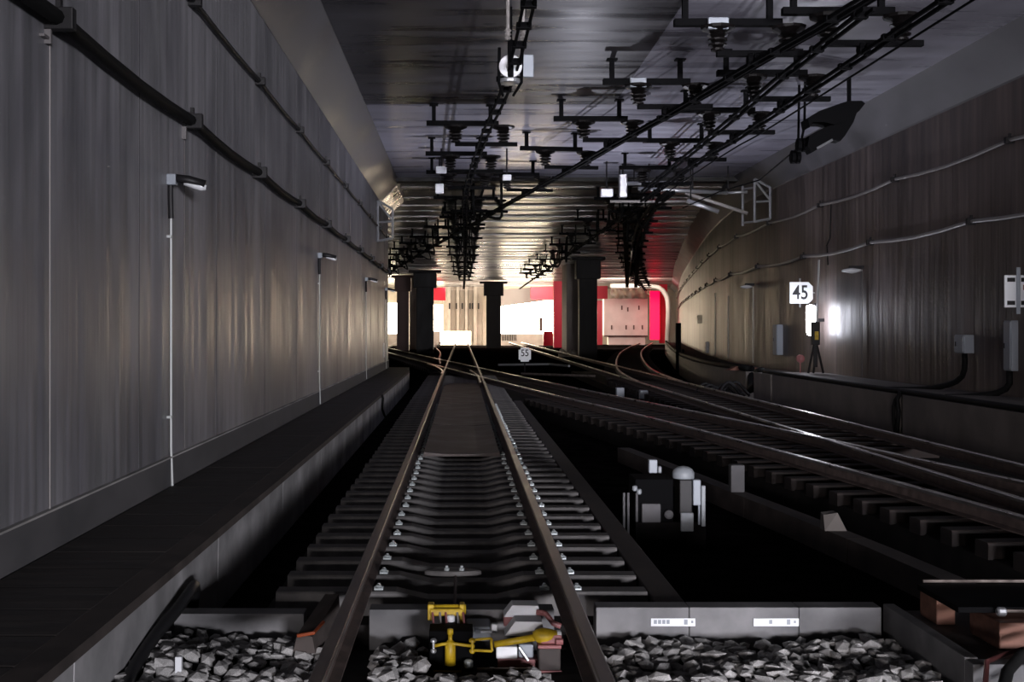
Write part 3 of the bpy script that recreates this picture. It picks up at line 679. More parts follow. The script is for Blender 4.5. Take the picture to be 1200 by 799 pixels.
# ------------------------------------------------------------------ left and right haunch equipment
def slatbox(lab, p0, m1='gloss_p'):
    t = thing('haunch_frame', lab, 'frame', p0); return t
t = thing('haunch_panel', 'gold-lit glossy panel on the haunch at the end of the left wall', 'panel', (-3.2, 48, 6.4))
bm = nb(); hexa(bm, [(.0, -.9, .38), (.02, -.9, .35), (.05, 3.9, .3), (.0, 3.9, .35), (.60, -.9, 1.02), (.66, -.9, 1.0), (.7, 3.9, .9), (.6, 3.9, .95)]); link('plate', bm, M['gloss_p'], t)
t = thing('lattice_bracket', 'pale steel lattice bracket under the left haunch, by the wall end', 'bracket', (-3.2, 46.5, 5.0))
def lattice(t):
    bm = nb()
    tube(bm, [(0, 0, 0), (0, 0, 1.5)], .05, 6); tube(bm, [(.55, 0, .1), (.55, 0, 1.2)], .05, 6)
    tube(bm, [(0, 0, 1.5), (.55, 0, 1.2)], .05, 6); tube(bm, [(0, 0, 0), (.55, 0, .1)], .05, 6); link('outer_frame', bm, M['galv'], t)
    bm = nb(); tube(bm, [(0, 0, .7), (.55, 0, .72)], .04, 6); tube(bm, [(0, 0, 1.45), (.55, 0, .75)], .04, 6); link('brace', bm, M['galv'], t)
    bm = nb(); tube(bm, [(-.3, .5, -.1), (-.3, .5, 1.3)], .05, 6); tube(bm, [(-.3, .5, .0), (0, 0, .0)], .04, 6); tube(bm, [(-.3, .5, 1.2), (0, 0, 1.2)], .04, 6); link('back_post', bm, M['galv'], t)
t.location = (-3.12, 44.5, 5.05); lattice(t)
t = thing('lattice_bracket', 'pale steel lattice bracket high on the right wall', 'bracket', (10.3, 42.0, 5.55)); lattice(t)
# cantilever arms on the right
def arm(label, a, b, r, m='galv'):
    bm = nb(); tube(bm, [a, b], r, 10); c = Vector(b)-Vector(a)
    o = tag(link('cantilever_tube', bm, M[m], smooth=True), label, 'tube')
    bm = nb(); q = Vector(a).lerp(Vector(b), .12); tube(bm, [q, (q.x, q.y, ZC+.01)], .025, 6); link('drop_rod', bm, M['steel_d'], o); return o
arm('upper silver cantilever tube crossing below the ceiling beam at right', P(735, 215, 42), P(802, 214, 42), .07)
arm('second silver cantilever tube just below the upper one', P(748, 221, 41.5), P(852, 226, 42), .07)
arm('silver cantilever tube reaching the lattice bracket on the right', P(850, 226, 42.2), P(876, 225, 42), .05)
arm('slanted grey stay tube running down to the lattice bracket', P(803, 226, 42), P(876, 250, 42), .06, 'cable_g')
arm('short bright slanted tube below the slanted stay', P(805, 235, 41), P(842, 248, 41), .08)
arm('dim long tube hanging lowest under the silver tubes', P(715, 236, 43), P(806, 236, 43), .05, 'cable_g')
def smallbox(label, px, py, Y, s, m='white', name='ceiling_box', h=None):
    p = P(px, py, Y); t = thing(name, label, 'box', (p.x, Y, p.z))
    h = h or s
    bm = nb(); box(bm, -s, s, -.15, .15, -h, h, bev=.03); link('case', bm, M[m], t)
    bm = nb(); tube(bm, [(0, .05, h), (0, .05, ZC-p.z)], .03, 6); link('hanger', bm, M['steel_d'], t)
smallbox('white box hanging left of the silver tubes under the ceiling', 711, 226, 41, .2, h=.13)
smallbox('pale plate hanging beside the white ceiling box near the silver tubes', 730, 218, 41.5, .14, 'galv', h=.4)
smallbox('upper white box hanging left of the central overhead line', 517, 199, 38, .17, h=.1)
smallbox('lower white box hanging left of the central overhead line', 515, 221, 40, .14, h=.16)
smallbox('small pale box hanging by the overhead line support at centre', 594, 208, 38, .14, h=.08)

# dark curved feeder cowl on the right
p = P(975, 150, 27)
t = thing('feeder_cowl', 'large black curved cowl hanging at the right haunch', 'cowl', (p.x, 27, p.z))
s = 27/F
def poly_extrude(bm, pts, y0, y1, bulge=0):
    n = len(pts); A = [bm.verts.new(((a-975)*s, y0+bulge*math.sin(PI*i/n), -(b-150)*s)) for i, (a, b) in enumerate(pts)]
    B = [bm.verts.new(((a-975)*s, y1, -(b-150)*s)) for i, (a, b) in enumerate(pts)]
    bm.faces.new(A); bm.faces.new(B[::-1])
    for i in range(n): bm.faces.new((A[i], A[(i+1) % n], B[(i+1) % n], B[i]))
bm = nb(); poly_extrude(bm, [(947, 138), (960, 130), (985, 121), (995, 118), (1010, 118), (1014, 121), (1007, 130), (990, 142), (978, 146), (966, 143), (953, 143), (949, 149)], 0, .6); link('upper_wing', bm, M['steel_bk'], t)
bm = nb(); poly_extrude(bm, [(1007, 128), (1002, 142), (992, 158), (987, 164), (978, 163), (970, 168), (953, 178), (948, 170), (950, 158), (960, 152), (972, 147), (988, 141)], .1, .5); link('lower_wing', bm, M['steel_bk'], t)
bm = nb(); tube(bm, [((957-975)*s, -.03, -(174-150)*s), ((975-975)*s, -.03, -(164-150)*s)], .03, 6); link('bright_edge', bm, M['galv'], t)
bm = nb(); tube(bm, [((1000-975)*s, .3, -(122-150)*s), ((1000-975)*s, .3, ZC-p.z)], .05, 6); link('hanger', bm, M['steel_bk'], t)
def clampset(label, px, py, Y):
    p = P(px, py, Y); t = thing('line_clamp', label, 'clamp', (p.x, Y, p.z))
    bm = nb(); lathe(bm, [(.10, -.12), (.16, -.1), (.16, -.02), (.06, 0), (.16, .02), (.16, .1), (.1, .12)], 12, axis='X'); link('drum', bm, M['steel_bk'], t)
    bm = nb(); tube(bm, [(0, 0, .1), (.1, .1, .45), (.12, .1, ZC-p.z)], .03, 6); link('link_rod', bm, M['steel_bk'], t)
clampset('upper black clamp where two lines end below the black cowl', 939, 170, 27.5)
clampset('lower black clamp below its twin under the black cowl', 932, 184, 28)

# ------------------------------------------------------------------ overhead line
DZ = 4.7; ZL = H+DZ   # lower bars
def support_parts(t, up=.47, w=1.6, hang=None, box_=False):
    """lower bar, two insulators, upper bar, clamp; origin at the clamp on the lower bar"""
    hang = hang if hang is not None else ZC-ZL-up
    bm = nb(); box(bm, -.62, w-.62, -.06, .06, -.05, .05, bev=.006); link('lower_bar', bm, M['steel_bk'], t)
    bm = nb(); box(bm, -1.35, w-1.35+.25, -.08, .08, up, up+.12, bev=.006); link('upper_bar', bm, M['steel_bk'], t)
    ip = None
    for x in (-.60, .62 if w > 1.5 else .5):
        if ip is None:
            bm = nb(); lathe(bm, [(.05, 0), (.12, .02), (.12, .06), (.05, .08), (.16, .11), (.16, .14), (.07, .17), (.17, .20), (.17, .23), (.08, .26), (.19, .30), (.12, .34), (.28, .41), (.30, .46), (.08, .5)], 12)
            ip = link('insulator', bm, M['ins'], t, loc=(x, 0, .03)); ip.scale = (1, 1, up/.5)
        else:
            c = ip.copy(); C.objects.link(c); c.parent = t; c.location = (x, 0, .03)
    for x in (-1.16, .29):
        bm = nb(); box(bm, x-.05, x+.05, -.05, .05, up+.1, up+hang+.01); box(bm, x-.11, x+.11, -.1, .1, up+hang-.03, up+hang-.001); link('hanger', bm, M['steel_bk'], t)
    bm = nb(); lathe(bm, [(.05, -.1), (.11, -.09), (.11, -.02), (.05, .0), (.11, .02), (.11, .09), (.05, .1)], 10, (0, 0, -.09), 'X'); link('clamp', bm, M['steel_bk'], t)
def support(label, X, Y, group=None, rz=0, **k):
    t = thing('line_support', label, 'overhead line support', (X, Y, ZL), rz, group); support_parts(t, **k); return t
near_sup = [
 (1012, 53, 'black overhead support with tall insulators, nearest, at the top right'),
 (917, 118, 'black overhead support on the right line, second from the viewer'),
 (860, 157, 'black overhead support on the right line, third from the viewer'),
 (810, 189, 'black overhead support on the right line, fourth from the viewer'),
 (882, 65, 'black overhead support on the middle line, nearest, with a grey box'),
 (781, 127, 'black overhead support on the middle line, second, with a grey box'),
 (712, 166, 'black overhead support on the middle line, third from the viewer')]
base = None
for px, py, lab in near_sup:
    Y = F*DZ/(384-py+2)
    X = (px-541)*Y/F
    if base is None: base = support(lab, X, Y); o = base
    else: o = copy_tree(base); o.location = (X, Y, ZL); o['label'] = lab
    if 'grey box' in lab:
        bm = nb(); box(bm, -.80, -.45, -.2, -.1, .38, .58, bev=.02); link('grey_box', bm, M['grey_box'], o)
def run_supports(path, y0, y1, step, label, group):
    Y = y0
    while Y < y1:
        p, d = at_y(path, Y); o = copy_tree(base); o.location = (p.x, p.y, ZL)
        o.rotation_euler = (0, 0, math.atan2(d.y, d.x)-PI/2); o['label'] = label; o['group'] = group; Y += step*random.uniform(.8, 1.2)
        if p.y > 46: o.scale = (random.uniform(.75, .95), 1.2, 1.0)
T1L = catmull([(.95, 14, 0), (.92, 20, 0), (.80, 23.6, 0), (.47, 30, 0), (.12, 42.7, 0), (.2, 60, 0), (.25, 100, 0), (.25, 140, 0)], 1.5)
T2L = catmull([(6.75, 12, 0), (6.68, 20, 0), (6.6, 29, 0), (6.47, 34, 0), (6.6, 60, 0), (6.75, 140, 0)], 2)
T3L = catmull([(5.9, 13, 0), (5.4, 18, 0), (5.02, 20.6, 0), (4.39, 25.6, 0), (3.69, 30.2, 0), (2.9, 36, 0), (1.5, 45, 0), (0, 56, 0), (-1.75, 67.6, 0), (-6.4, 101, 0), (-9.8, 124, 0)], 1.5)
T4L = catmull([(7.0, 40, 0), (7.3, 46, 0), (8.5, 58, 0), (12.2, 85, 0), (16.7, 113, 0), (22.5, 146, 0)], 1.5)
T5L = catmull([(5.8, 17, 0), (5.8, 22, 0), (5.88, 25.4, 0), (5.95, 31, 0), (6.05, 40, 0)], 2)
run_supports(T1L, 30.6, 41, 4.6, 'black overhead support on the central line before the ceiling beam', 'central line supports')
run_supports(T1L, 48, 118, 7.4, 'black overhead support far along the central line', 'far central line supports')
run_supports(T2L, 39, 118, 8.2, 'black overhead support far along the right straight line', 'far right line supports')
run_supports(T3L, 35, 121, 6.4, 'black overhead support far along the diagonal crossover line', 'far crossover line supports')
run_supports(T4L, 47, 144, 6.2, 'black overhead support along the line to the red tunnel', 'red tunnel line supports')
def loops(path, y0, y1, step, label):
    Y = y0
    while Y < y1:
        p, d = at_y(path, Y); x = p.x+random.uniform(-.5, .5); q, e = at_y(path, Y+step*.7); zt = ZL+.1; dz = random.uniform(.35, .8)
        pts = [(x, Y, ZC-.01), (x, Y+.05, zt), (x+random.uniform(-.2, .2), Y+step*.3, zt-dz), (q.x+random.uniform(-.3, .3), Y+step*.6, zt), (q.x, Y+step*.65, ZC-.01)]
        tag(link('jumper_cable', tube(nb(), catmull(pts, .4), random.uniform(.035, .06), 6), M['cable_b']), label, 'cable', label+'s'); Y += step*random.uniform(.8, 1.3)
loops(T1L, 47, 100, 5, 'black jumper cable loop hanging along the far central line')
loops(T3L, 46, 112, 5, 'black jumper cable loop hanging along the far crossover line')
loops(T2L, 47, 100, 6, 'black jumper cable loop hanging along the far right line')
loops(T4L, 48, 110, 5, 'black jumper cable loop hanging along the red tunnel line')
def conductor(path, label, half=.045, z=ZL-.16, r=.019, tie=2.1, hang=0):
    t = thing('conductor_rail', label, 'overhead conductor', (0, 0, 0))
    for s in (-1, 1):
        bm = nb(); pth = lift(offset(path, s*half), z)
        sweep(bm, pth, [(-r, -r*1.6), (r, -r*1.6), (r, r*1.6), (-r, r*1.6)]); link('bar', bm, M['steel_bk'], t)
    sp = None; L = 0; nxt = .4
    for a, b in zip(path, path[1:]):
        while nxt < L+(b-a).length:
            q = a+(b-a)*((nxt-L)/(b-a).length)
            if sp is None:
                bm = nb(); box(bm, -half-.04, half+.04, -.06, .06, -.045, .055, bev=.006); sp = link('spacer', bm, M['steel_bk'], t); c = sp
            else: c = sp.copy(); C.objects.link(c); c.parent = t
            c.location = (q.x, q.y, z); c.rotation_euler = (0, 0, math.atan2((b-a).y, (b-a).x)-PI/2); nxt += tie
        L += (b-a).length
    return t
conductor(T1L, 'black double overhead conductor of the central line, curving from the top middle', .075, tie=1.2)
conductor(T2L, 'black double overhead conductor of the right straight line', .075)
conductor(T3L, 'black double overhead conductor of the crossover, running diagonally left', .07)
conductor(T5L, 'black double overhead conductor between the right line and crossover line', .07)
conductor(T4L, 'black double overhead conductor leading to the red tunnel', .11, r=.04)
def feeder(path, label, z, r=.02, m='steel_bk'):
    tag(link('feeder_wire', tube(nb(), lift(path, z), r, 6), M[m]), label, 'wire')
feeder(offset(between(T2L, 13, 60), .55), 'single black feeder wire right of the right overhead line', ZL-.05)
feeder(offset(between(T3L, 15, 90), .5), 'single black feeder wire beside the crossover overhead line', ZL+.04)
feeder(catmull([P(939, 170, 27.5), P(890, 193, 34), P(842, 207, 37), P(790, 222, 43)], 1) and [P(939, 170, 27.5), P(890, 192, 34), P(842, 207, 37), P(800, 221, 42)], 'dark line running down left from the upper black clamp', P(939, 170, 27.5).z)
# thick slanting anchor cables in front of the red tunnel
for (a, b, lab) in (((733, 256, 58), (735, 332, 100), 'left of two thick black hanging bars before the red tunnel'), ((750, 256, 58), (745, 332, 100), 'right of two thick black hanging bars before the red tunnel')):
    p0, p1 = P(*a), P(*b)
    bm = nb(); sweep(bm, [p0, (p0+p1)/2, p1], [(-.14, -.35), (.14, -.35), (.14, .35), (-.14, .35)])
    tag(link('anchor_bar', bm, M['steel_bk']), lab, 'bar')
tag(link('hanging_cord', tube(nb(), [P(740, 250, 60), P(741, 295, 70), P(736, 332, 100)], .05, 6), M['cable_g']), 'thin pale cord between the two thick black hanging bars', 'cord')
# round section insulator above the central line
t = thing('section_insulator', 'round pale disc insulator on the central overhead line', 'section insulator', (.86, 21.3, ZL-.1))
bm = nb(); lathe(bm, [(.17, -.25), (.215, -.24), (.215, -.18), (.17, -.17)], 24)
link('disc', bm, M['galv'], t, False)
bm = nb(); lathe(bm, [(.2, .0), (.205, .01), (.205, .05), (.2, .06)], 24, axis='Y'); bm2 = link('upright_disc', bm, M['glass_w'], t); bm2.location = (0, -.3, 0)
for x in (-.2, .2):
    bm = nb(); tube(bm, [(x, -.4, .3), (x, -.1, -.25), (x*.5, .8, -.3)], .028, 6); link('side_rod', bm, M['steel_bk'], t)
bm = nb(); box(bm, -.05, .05, -.36, -.3, -.2, .45, bev=.01); box(bm, -.04, .04, -.05, .05, -.05, ZC-ZL+.1); link('strap', bm, M['steel_bk'], t)
bm = nb(); box(bm, .22, .42, -.1, .0, -.15, .25, bev=.02); link('back_plate', bm, M['grey_box'], t)
for x, yv in ((-.12, -2.2), (.12, -2.2)):
    bm = nb(); lathe(bm, [(.03, 0), (.06, .03), (.03, .06), (.06, .09), (.03, .12), (.06, .15), (.03, .18), (.03, .9)], 10, (x, yv, 0)); link('top_insulator', bm, M['cable_g'], t)
bm = nb(); box(bm, -.22, .22, -.06, .06, -.04, .04); box(bm, -.22, .22, .74, .86, -.04, .04); link('cross_tie', bm, M['steel_bk'], t)

# ------------------------------------------------------------------ things on the right wall
def rwp(Y, off=0.0):
    p, d = at_y(RW, Y); n = Vector((d.y, -d.x, 0)); q = p-n*off; return q
def text_mesh(name, body, size, m, parent, loc, rot=(PI/2, 0, 0), sx=1.0, bold=.0):
    cu = bpy.data.curves.new(name, 'FONT'); cu.body = body; cu.size = size; cu.align_x = 'CENTER'; cu.align_y = 'CENTER'
    cu.extrude = .004; cu.offset = bold
    ob = bpy.data.objects.new(name, cu); C.objects.link(ob); bpy.context.view_layer.update()
    me = bpy.data.meshes.new_from_object(ob.evaluated_get(bpy.context.evaluated_depsgraph_get()))
    bpy.data.objects.remove(ob); bpy.data.curves.remove(cu)
    me.materials.clear(); me.materials.append(m)
    o = bpy.data.objects.new(name, me); C.objects.link(o); o.parent = parent; o.location = loc; o.rotation_euler = rot; o.scale = (sx, 1, 1)
    return o
Y = 37.2; s = Y/F
p = P(939, 343, Y)
t = thing('speed_sign', 'white sign reading 45 on the right wall above the lit lamp', 'sign', (p.x, Y, p.z))
bm = nb(); w_, h_ = 13.5*s, 12.5*s
pts = [(-w_, -h_), (w_*.62, -h_), (w_, -h_*.6), (w_, h_*.6), (w_*.62, h_), (-w_, h_)]
A = [bm.verts.new((a, -.01, b)) for a, b in pts]; B = [bm.verts.new((a, .02, b)) for a, b in pts]
bm.faces.new(A); bm.faces.new(B[::-1])
for i in range(6): bm.faces.new((A[i], A[(i+1) % 6], B[(i+1) % 6], B[i]))
bo = link('board', bm, M['sign'], t)
text_mesh('digits', '45', .62, M['ink'], bo, (-.03, -.016, -.01), sx=.80, bold=.008)
bm = nb(); tube(bm, [(-.03, .04, -h_-.12), (-.03, .04, h_+.12)], .025, 6); tube(bm, [(-.03, .04, 0), (rwp(Y).x-p.x, .04, 0)], .02, 6); link('mount', bm, M['galv'], t)
# lit tube lamp
Y = 36.2; p = P(950, 375, Y); s = Y/F
t = thing('tube_lamp', 'glowing white upright tube lamp on the right wall', 'wall lamp', (p.x, Y, p.z))
bm = nb(); lathe(bm, [(.03, -.47), (.10, -.44), (.135, -.3), (.135, .40), (.10, .44), (.04, .46)], 16); link('tube', bm, M['tube'], t, True)
bm = nb(); box(bm, .12, .17, .0, .08, -.5, .52, bev=.01); box(bm, .1, rwp(Y).x-p.x, .03, .09, -.05, .05); link('holder', bm, M['steel_d'], t)
t = thing('lamp_cabinet', 'dark small cabinet on a tripod of legs beside the glowing lamp', 'cabinet', (P(955.5, 390, 35.6).x, 35.6, .45))
z0 = P(955, 404, 35.6).z-.45; z1 = P(955, 377, 35.6).z-.45
bm = nb(); box(bm, -.12, .12, -.08, .08, z0, z1, bev=.015); link('cabinet_body', bm, M['steel_d'], t)
bm = nb(); box(bm, -.04, .07, -.09, -.08, z0+.15, z0+.4); link('yellow_notice', bm, M['yellow'], t)
for x, yv in ((-.22, -.02), (.22, -.05), (.0, .2)):
    bm = nb(); tube(bm, [(x*.2, 0, z0), (x, yv, .02)], .035, 6); link('leg', bm, M['steel_d'], t)
bm = nb(); box(bm, -.06, .06, -.03, .03, .2, z0, bev=.01); link('leg', bm, M['steel_d'], t)
bm = nb(); lathe(bm, [(.05, -.1), (.12, -.06), (.12, .06), (.05, .1)], 12, (-.45, 0, .45), 'Y'); tube(bm, [(-.45, 0, .03), (-.45, 0, .4)], .02, 6); link('red_reel', bm, M['pink'], t)
bm = nb(); tube(bm, [(.05, .12, .6), (.15, .14, 3.4)], .03, 6); link('riser', bm, M['pipe'], t)
# right wall lamp (unlit) and other pieces
def wall_item(name, label, cat, px, py, Y, parts):
    q = rwp(Y); z = H-(py-384)*Y/F; t = thing(name, label, cat, (q.x, Y, z)); return t
Y = F*11/(1012-541)
t = wall_item('wall_lamp', 'unlit disc lamp with bright rim on the right wall, right of the number sign', 'wall lamp', 1012, 317, Y, None)
bm = nb(); lathe(bm, [(.03, -.08), (.26, -.03), (.28, 0), (.25, .03), (.05, .07)], 18, (-.32, 0, 0)); link('lamp_head', bm, M['glass_w'], t, True)
bm = nb(); box(bm, -.4, 0, -.05, .05, .04, .13, bev=.01); link('bracket', bm, M['steel_d'], t)
bm = nb(); tube(bm, [(-.04, 0, .0), (-.04, .0, -.5), (-.04, 0, -3.1)], .015, 6); link('conduit', bm, M['cable_u'], t)
t = wall_item('wall_lamp', 'unlit lamp on the right wall, left of the number sign', 'wall lamp', 882, 336, 45.5, None)
bm = nb(); lathe(bm, [(.03, -.08), (.22, -.03), (.24, 0), (.2, .03), (.05, .07)], 18, (-.3, 0, 0)); link('lamp_head', bm, M['glass_w'], t, True)
bm = nb(); box(bm, -.35, 0, -.05, .05, .04, .13); link('bracket', bm, M['steel_d'], t)
bm = nb(); tube(bm, [(-.04, 0, .0), (-.04, 0, -2.9)], .02, 6); link('conduit', bm, M['pipe'], t)
def cabinet(label, px, py, Y, w, h, m='grey_box', d=.15, name='wall_box', tail=None):
    q = rwp(Y); z = H-(py-384)*Y/F; t = thing(name, label, 'wall box', (q.x, Y, z))
    bm = nb(); box(bm, -d, 0, -w/2, w/2, -h/2, h/2, bev=.015); box(bm, -d-.02, -d, -w/2+.03, w/2-.03, -h/2+.03, h/2-.03, bev=.004); case = link('case', bm, M[m], t)
    bm = nb(); box(bm, -d-.03, -d-.018, w*.25, w*.32, -.05, .05); link('latch', bm, M['steel_d'], case)
    if tail:
        bm = nb(); tube(bm, catmull(tail, .15), .065, 8); link('black_cable', bm, M['cable_b'], t, True)
Yb = F*11/(1136-541)
cabinet('small grey box with a black cable on the right wall', 1136, 403, Yb, .5, .40, d=.22, tail=[(-.13, -.05, -.2), (-.13, -.05, -.55), (-.2, .2, -.82), (-.6, .9, -1.02), (-1.5, 1.6, -1.06)])
Yb = F*11/(1189-541)
cabinet('tall grey conduit cover with black cable at the right edge', 1189, 405, Yb, .34, 1.0, d=.14, tail=[(-.1, 0, -.5), (-.1, 0, -.75), (-.25, .2, -.95), (-.8, .7, -1.06), (-1.6, 1.3, -1.08)])
cabinet('tall pale grey box on the right wall below the number sign', 911, 398, 41.3, .55, 1.05, d=.2)
cabinet('faint grey sign box on the far right wall', 820, 374, 70, 1.6, .5, 'grey_box', d=.1)
cabinet('small white box on the far right wall low down', 826, 407, 63, .4, .6, 'white', d=.12)
Y = 23.3; p = P(1190, 341, Y); s = Y/F
t = thing('white_sign_board', 'white panel with four dark corner plates on a post at the right edge', 'sign', (p.x, Y, p.z))
bm = nb(); box(bm, -.22, .38, -.02, .02, -.32, .31, bev=.01); link('board', bm, M['pinkw'] if 'pinkw' in M else M['white'], t)
bm = nb()
for x in (-.17, .1):
    for z in (-.27, .18): box(bm, x, x+.15, -.032, -.019, z, z+.08)
link('corner_plate', bm, M['steel_d'], t)
bm = nb(); box(bm, .0, .08, -.05, -.02, -.45, .46, bev=.01); box(bm, -.02, .1, .02, rwp(Y).x*0+.05, -.1, .1); tube(bm, [(.04, .02, .0), (rwp(Y).x-p.x, .05, 0)], .03, 6); link('post', bm, M['grey_box'], t)
bm = nb(); box(bm, .14, .32, -.032, -.019, .02, .12); link('pink_mark', bm, M['pink'], t)
# small vertical markers far right wall
for Y, z, lab in ((58, 2.3, 'thin pale conduit strip on the far right wall, before the grey sign box'), (52, 2.0, 'thin pale conduit strip on the far right wall, nearer of the pair')):
    q = rwp(Y, .03); bm = nb(); tube(bm, [(q.x, q.y, .5), (q.x, q.y, z+1.2)], .02, 6); tag(link('conduit', bm, M['pipe']), lab, 'conduit')
q = rwp(37.5, .03); bm = nb(); tube(bm, [(q.x, 35.8, 3.7), (q.x, 35.9, 4.3), (q.x, 35.6, 4.5), (q.x, 35.5, 5.5)], .02, 6); tag(link('link_cable', bm, M['cable']), 'thin black wire linking the two right wall cables', 'cable')
bm = nb(); hexa(bm, [(-.6, -.3, 0), (.6, -.3, 0), (.6, .3, 0), (-.6, .3, 0), (-.3, -.2, .14), (.35, -.2, .10), (.35, .2, .10), (-.3, .2, .14)])
o = tag(link('cover_slab', bm, M['wood']), 'brown cover slab lying loose by the duct gap', 'slab'); o.location = (9.75, 41.2, .36)

# "55" board near the crossing
Y = 58; p = P(615, 415.5, Y); s = Y/F
t = thing('number_board', 'small white board reading 55 standing between the far tracks', 'sign', (p.x, Y, p.z))
bm = nb(); box(bm, -7.2*s, 7.2*s, -.02, .02, -8.2*s, 8.2*s, bev=.0); bmesh.ops.bevel(bm, geom=[e for e in bm.edges if abs((e.verts[0].co-e.verts[1].co).y) > .03], offset=.1, segments=3, affect='EDGES'); bo = link('board', bm, M['sign'], t)
text_mesh('digits', '55', .46, M['ink'], bo, (0, -.03, .07), sx=.85, bold=.006)
bm = nb(); tube(bm, [(0, .04, -.2), (0, .04, FLOOR-p.z)], .04, 6); link('post', bm, M['steel_d'], t)

# ------------------------------------------------------------------ far hall
def column(label, px0, px1, pytop, Y, m='colm', cap=True, depth=1.2, name='pillar'):
    s = Y/F; x = ((px0+px1)/2-541)*s; hw = (px1-px0)/2*s
    t = thing(name, label, 'pillar', (x, Y, FLOOR))
    top = ZC-FLOOR
    bm = nb(); box(bm, -hw, hw, 0, depth, 0, top-.55 if cap else top, bev=.04); link('shaft', bm, M[m], t)
    if cap:
        bm = nb(); box(bm, -hw*1.36, hw*1.36, -.1, depth+.1, top-1.9, top-.45, bev=.05)
        box(bm, -hw*1.9, hw*1.9, -.2, depth+.2, top-.45, top-.2, bev=.05); link('capital', bm, M[m], t)
    return t
column('dark steel pillar with capital, left of the straight track', 488, 508, 316, 114)
column('dark steel pillar with capital, right of the straight track', 570, 587, 330, 142, depth=1.0)
column('black steel pillar with wide capital, before the red tunnel', 679, 700, 308, 93)
column('slim brown pillar at the left end, beside the left wall end', 465, 479, 335, 125, 'brownc')
column('pale grey pillar just left of the black pillar', 664, 678, 330, 106, 'coll', cap=False, depth=5)
column('cream pillar behind the left dark pillar', 480, 489, 335, 135, 'coll', cap=False)
column('red lit pillar right of the blazing white opening', 649, 664, 335, 146, 'redp', cap=False)
def panel(name, label, cat, px0, px1, py0, py1, Y, m, depth=.4, parent=None, kind=None):
    s = Y/F; x0, x1 = (px0-541)*s, (px1-541)*s; z1, z0 = H-(py0-384)*s, H-(py1-384)*s
    z0 = max(z0, FLOOR); z1 = min(z1, ZC)
    bm = nb(); box(bm, x0, x1, Y, Y+depth, z0, z1, bev=.0)
    o = link(name, bm, M[m], parent)
    if not parent: tag(o, label, cat)
    return o
# cream panelled wall behind the straight track
t = thing('panel_wall', 'tall cream panelled site wall at the end of the straight track', 'partition')
bb = panel('back_board', '', '', 519, 571, 330, 407, 166, 'cream', .4, t)
for px0, px1 in ((524, 528), (535, 538), (545, 548), (555, 559), (566, 572)):
    panel('rib', '', '', px0, px1, 332, 407, 165.2, 'cream', .7, t)
for px0, px1 in ((528.5, 534.5), (538.5, 544.5), (548.5, 554.5)): panel('bay', '', '', px0, px1, 340, 400, 165.8, 'cream_d', .2, t)
for px in (526, 534, 541, 550, 553, 560): panel('fixing', '', '', px, px+1.6, 355, 362, 165, 'steel_d', .1, bb)
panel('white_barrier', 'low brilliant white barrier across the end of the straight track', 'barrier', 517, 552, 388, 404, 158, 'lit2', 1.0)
panel('lit_gap', 'narrow bright gap behind the left dark pillar', 'lit opening', 508, 520, 357, 404, 170, 'lit', .3)  # emissive panel in place of the light beyond the gap
panel('red_beam', 'red beam high behind the left dark pillar', 'beam', 506, 522, 337, 352, 150, 'redp', .6)
panel('pink_plinth', 'reddish plinth right of the left dark pillar base', 'plinth', 505, 516, 388, 404, 152, 'cream', .6)
# blazing opening
panel('glow_panel', 'blazing white overexposed opening between the pillars', 'lit opening', 580, 652, 352, 404, 168, 'lit', .3)  # emissive panel standing in for the overexposed light beyond
t = thing('low_wall', 'low cream wall with grille under the blazing white opening', 'wall')
wf = panel('wall_face', '', '', 578, 664, 391, 406, 164, 'cream', .6, t)
for i in range(9): panel('grille_bar', '', '', 588+i*2.0, 589+i*2.0, 392, 399, 163.9, 'steel_d', .1, wf)
# sloped gray beam above the opening
s = 160/F; bm = nb()
def Q(px, py, Y): return tuple(P(px, py, Y))
hexa(bm, [Q(578, 360, 158), Q(655, 350, 158), Q(655, 350, 160), Q(578, 360, 160), Q(578, 340, 158), Q(655, 334.5, 158), Q(655, 334.5, 160), Q(578, 340, 160)])
tag(link('grey_beam', bm, M['greyp']), 'sloping grey beam above the blazing white opening', 'beam')
panel('red_beam', 'red lit beam beside the pale pillar, above the blazing opening', 'beam', 622, 650, 336, 351, 155, 'redp', .6)
panel('red_cabinet', 'reddish low cabinet at the right foot of the blazing opening', 'cabinet', 637, 648, 388, 405, 150, 'redp', .6)
panel('dark_panel', 'dark upright panel inside the blazing opening', 'panel', 632, 636, 372, 388, 163, 'brownc', .3)
# left sliver
panel('glow_panel', 'bright opening seen past the far end of the left wall', 'lit opening', 440, 465, 355, 405, 160, 'lit', .3)  # same emissive stand-in for the light past the wall end
panel('low_wall', 'low cream wall under the far left bright opening', 'wall', 438, 466, 391, 405, 159, 'cream', .4)
panel('cream_wall', 'cream wall portion above the bright opening at far left', 'partition', 420, 490, 336, 420, 172, 'cream', .4)
bm = nb(); tube(bm, catmull([P(466, 395, 150), P(464, 402, 150), P(458, 405, 150), P(452, 406, 150)], .5), .12, 8); tag(link('pale_hose', bm, M['cream']), 'pale curved pipe at the foot of the far left opening', 'pipe')
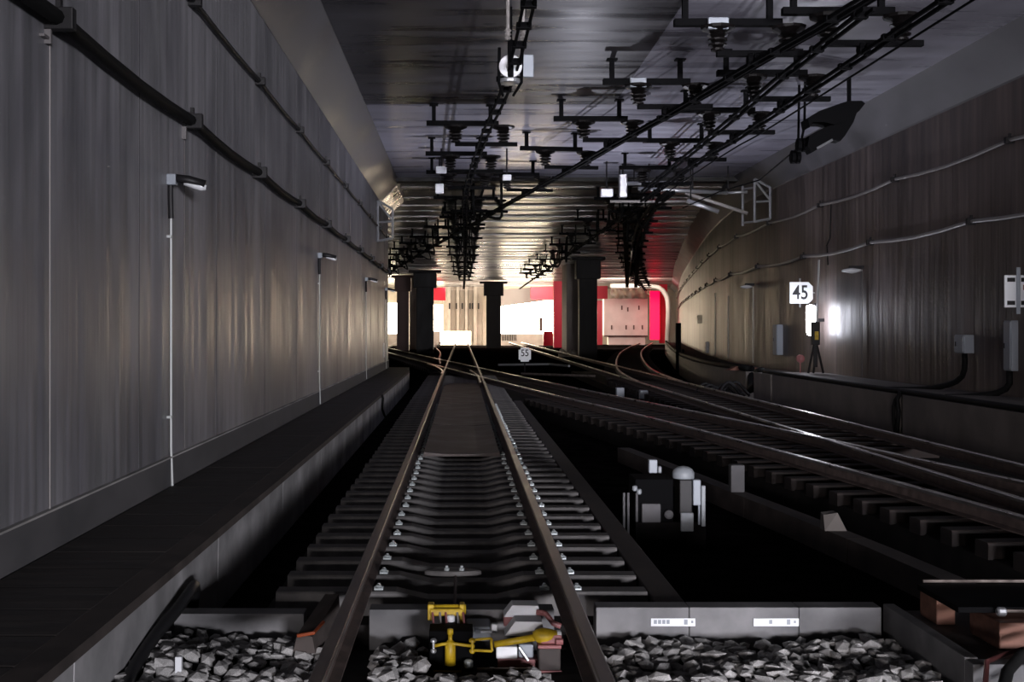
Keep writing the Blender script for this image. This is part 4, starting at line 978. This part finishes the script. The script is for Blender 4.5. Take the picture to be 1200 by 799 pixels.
# right: wrapped block and red lit tunnel
t = thing('wrapped_bulkhead', 'large white wrapped block closing the red lit tunnel', 'bulkhead')
fs = panel('front_sheet', '', '', 708, 759, 350, 393, 154, 'wrap', 2.0, t)
panel('lower_sheet', '', '', 713, 756, 394, 404, 154.5, 'wrap', 1.5, t)
panel('dark_gap', '', '', 708, 759, 392.5, 394.5, 154.2, 'brownc', 1.5, t)
bm = nb(); s = 155/F
x0, x1 = (715-541)*s, (762-541)*s; n = 24; rows = 6; V = []
for j in range(rows+1):
    row = []
    for i in range(n+1):
        z = 5.6+1.7*j/rows; x = x0+(x1-x0)*i/n
        row.append(bm.verts.new((x, 154.6+.35*math.sin(i*1.3+j*.8)+.25*math.sin(i*.5-j*1.7), z+.18*math.sin(i*.9+j))))
    V.append(row)
for j in range(rows):
    for i in range(n): bm.faces.new((V[j][i], V[j][i+1], V[j+1][i+1], V[j+1][i]))
bmesh.ops.solidify(bm, geom=bm.faces[:], thickness=.08)
link('draped_top', bm, M['wrap'], t, True)
for px, py in ((728, 358), (735, 360), (748, 358), (716, 381), (733, 381), (742, 381), (752, 381)): panel('tie_point', '', '', px, px+1.6, py, py+5, 153.9, 'brownc', .1, fs)
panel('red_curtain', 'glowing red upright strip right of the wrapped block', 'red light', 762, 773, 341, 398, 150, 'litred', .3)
panel('red_column', 'red upright post in the gap left of the wrapped block', 'post', 700, 706, 352, 404, 150, 'redp', .5)
panel('red_lintel', 'dark red lintel in the gap right of the black pillar', 'lintel', 699, 712, 335, 350, 152, 'redp', .5)
panel('side_wall', 'pale tunnel side wall glowing red right of the red strip', 'partition', 773, 782, 333, 402, 153, 'redp', .5)  # pale wall; red lamp glow is put into its base colour
t = thing('tunnel_arch', 'pale rounded arch edge around the red lit tunnel mouth', 'arch')
bm = nb(); ap = [P(782, 404, 140), P(783, 360, 140), P(780, 345, 140), P(772, 337, 140), P(755, 335, 140), P(715, 335, 140)]
tube(bm, catmull(ap, .5), .28, 8); link('edge', bm, M['coll'], t, True)
for lab, px, py, Y in (('small cluster of pale fittings left of the straight track end', 507, 398, 148), ('pale rubble heap at the foot of the pale grey pillar', 668, 410, 100)):
    bm = nb()
    for i in range(6): bmesh.ops.create_icosphere(bm, subdivisions=1, radius=random.uniform(.2, .5), matrix=Matrix.Translation((random.uniform(-.8, .8), random.uniform(-.3, .3), random.uniform(0, .5))))
    p = P(px, py, Y); o = tag(link('rubble_heap', bm, M['cream']), lab, 'rubble', kind='stuff'); o.location = (p.x, Y, FLOOR)
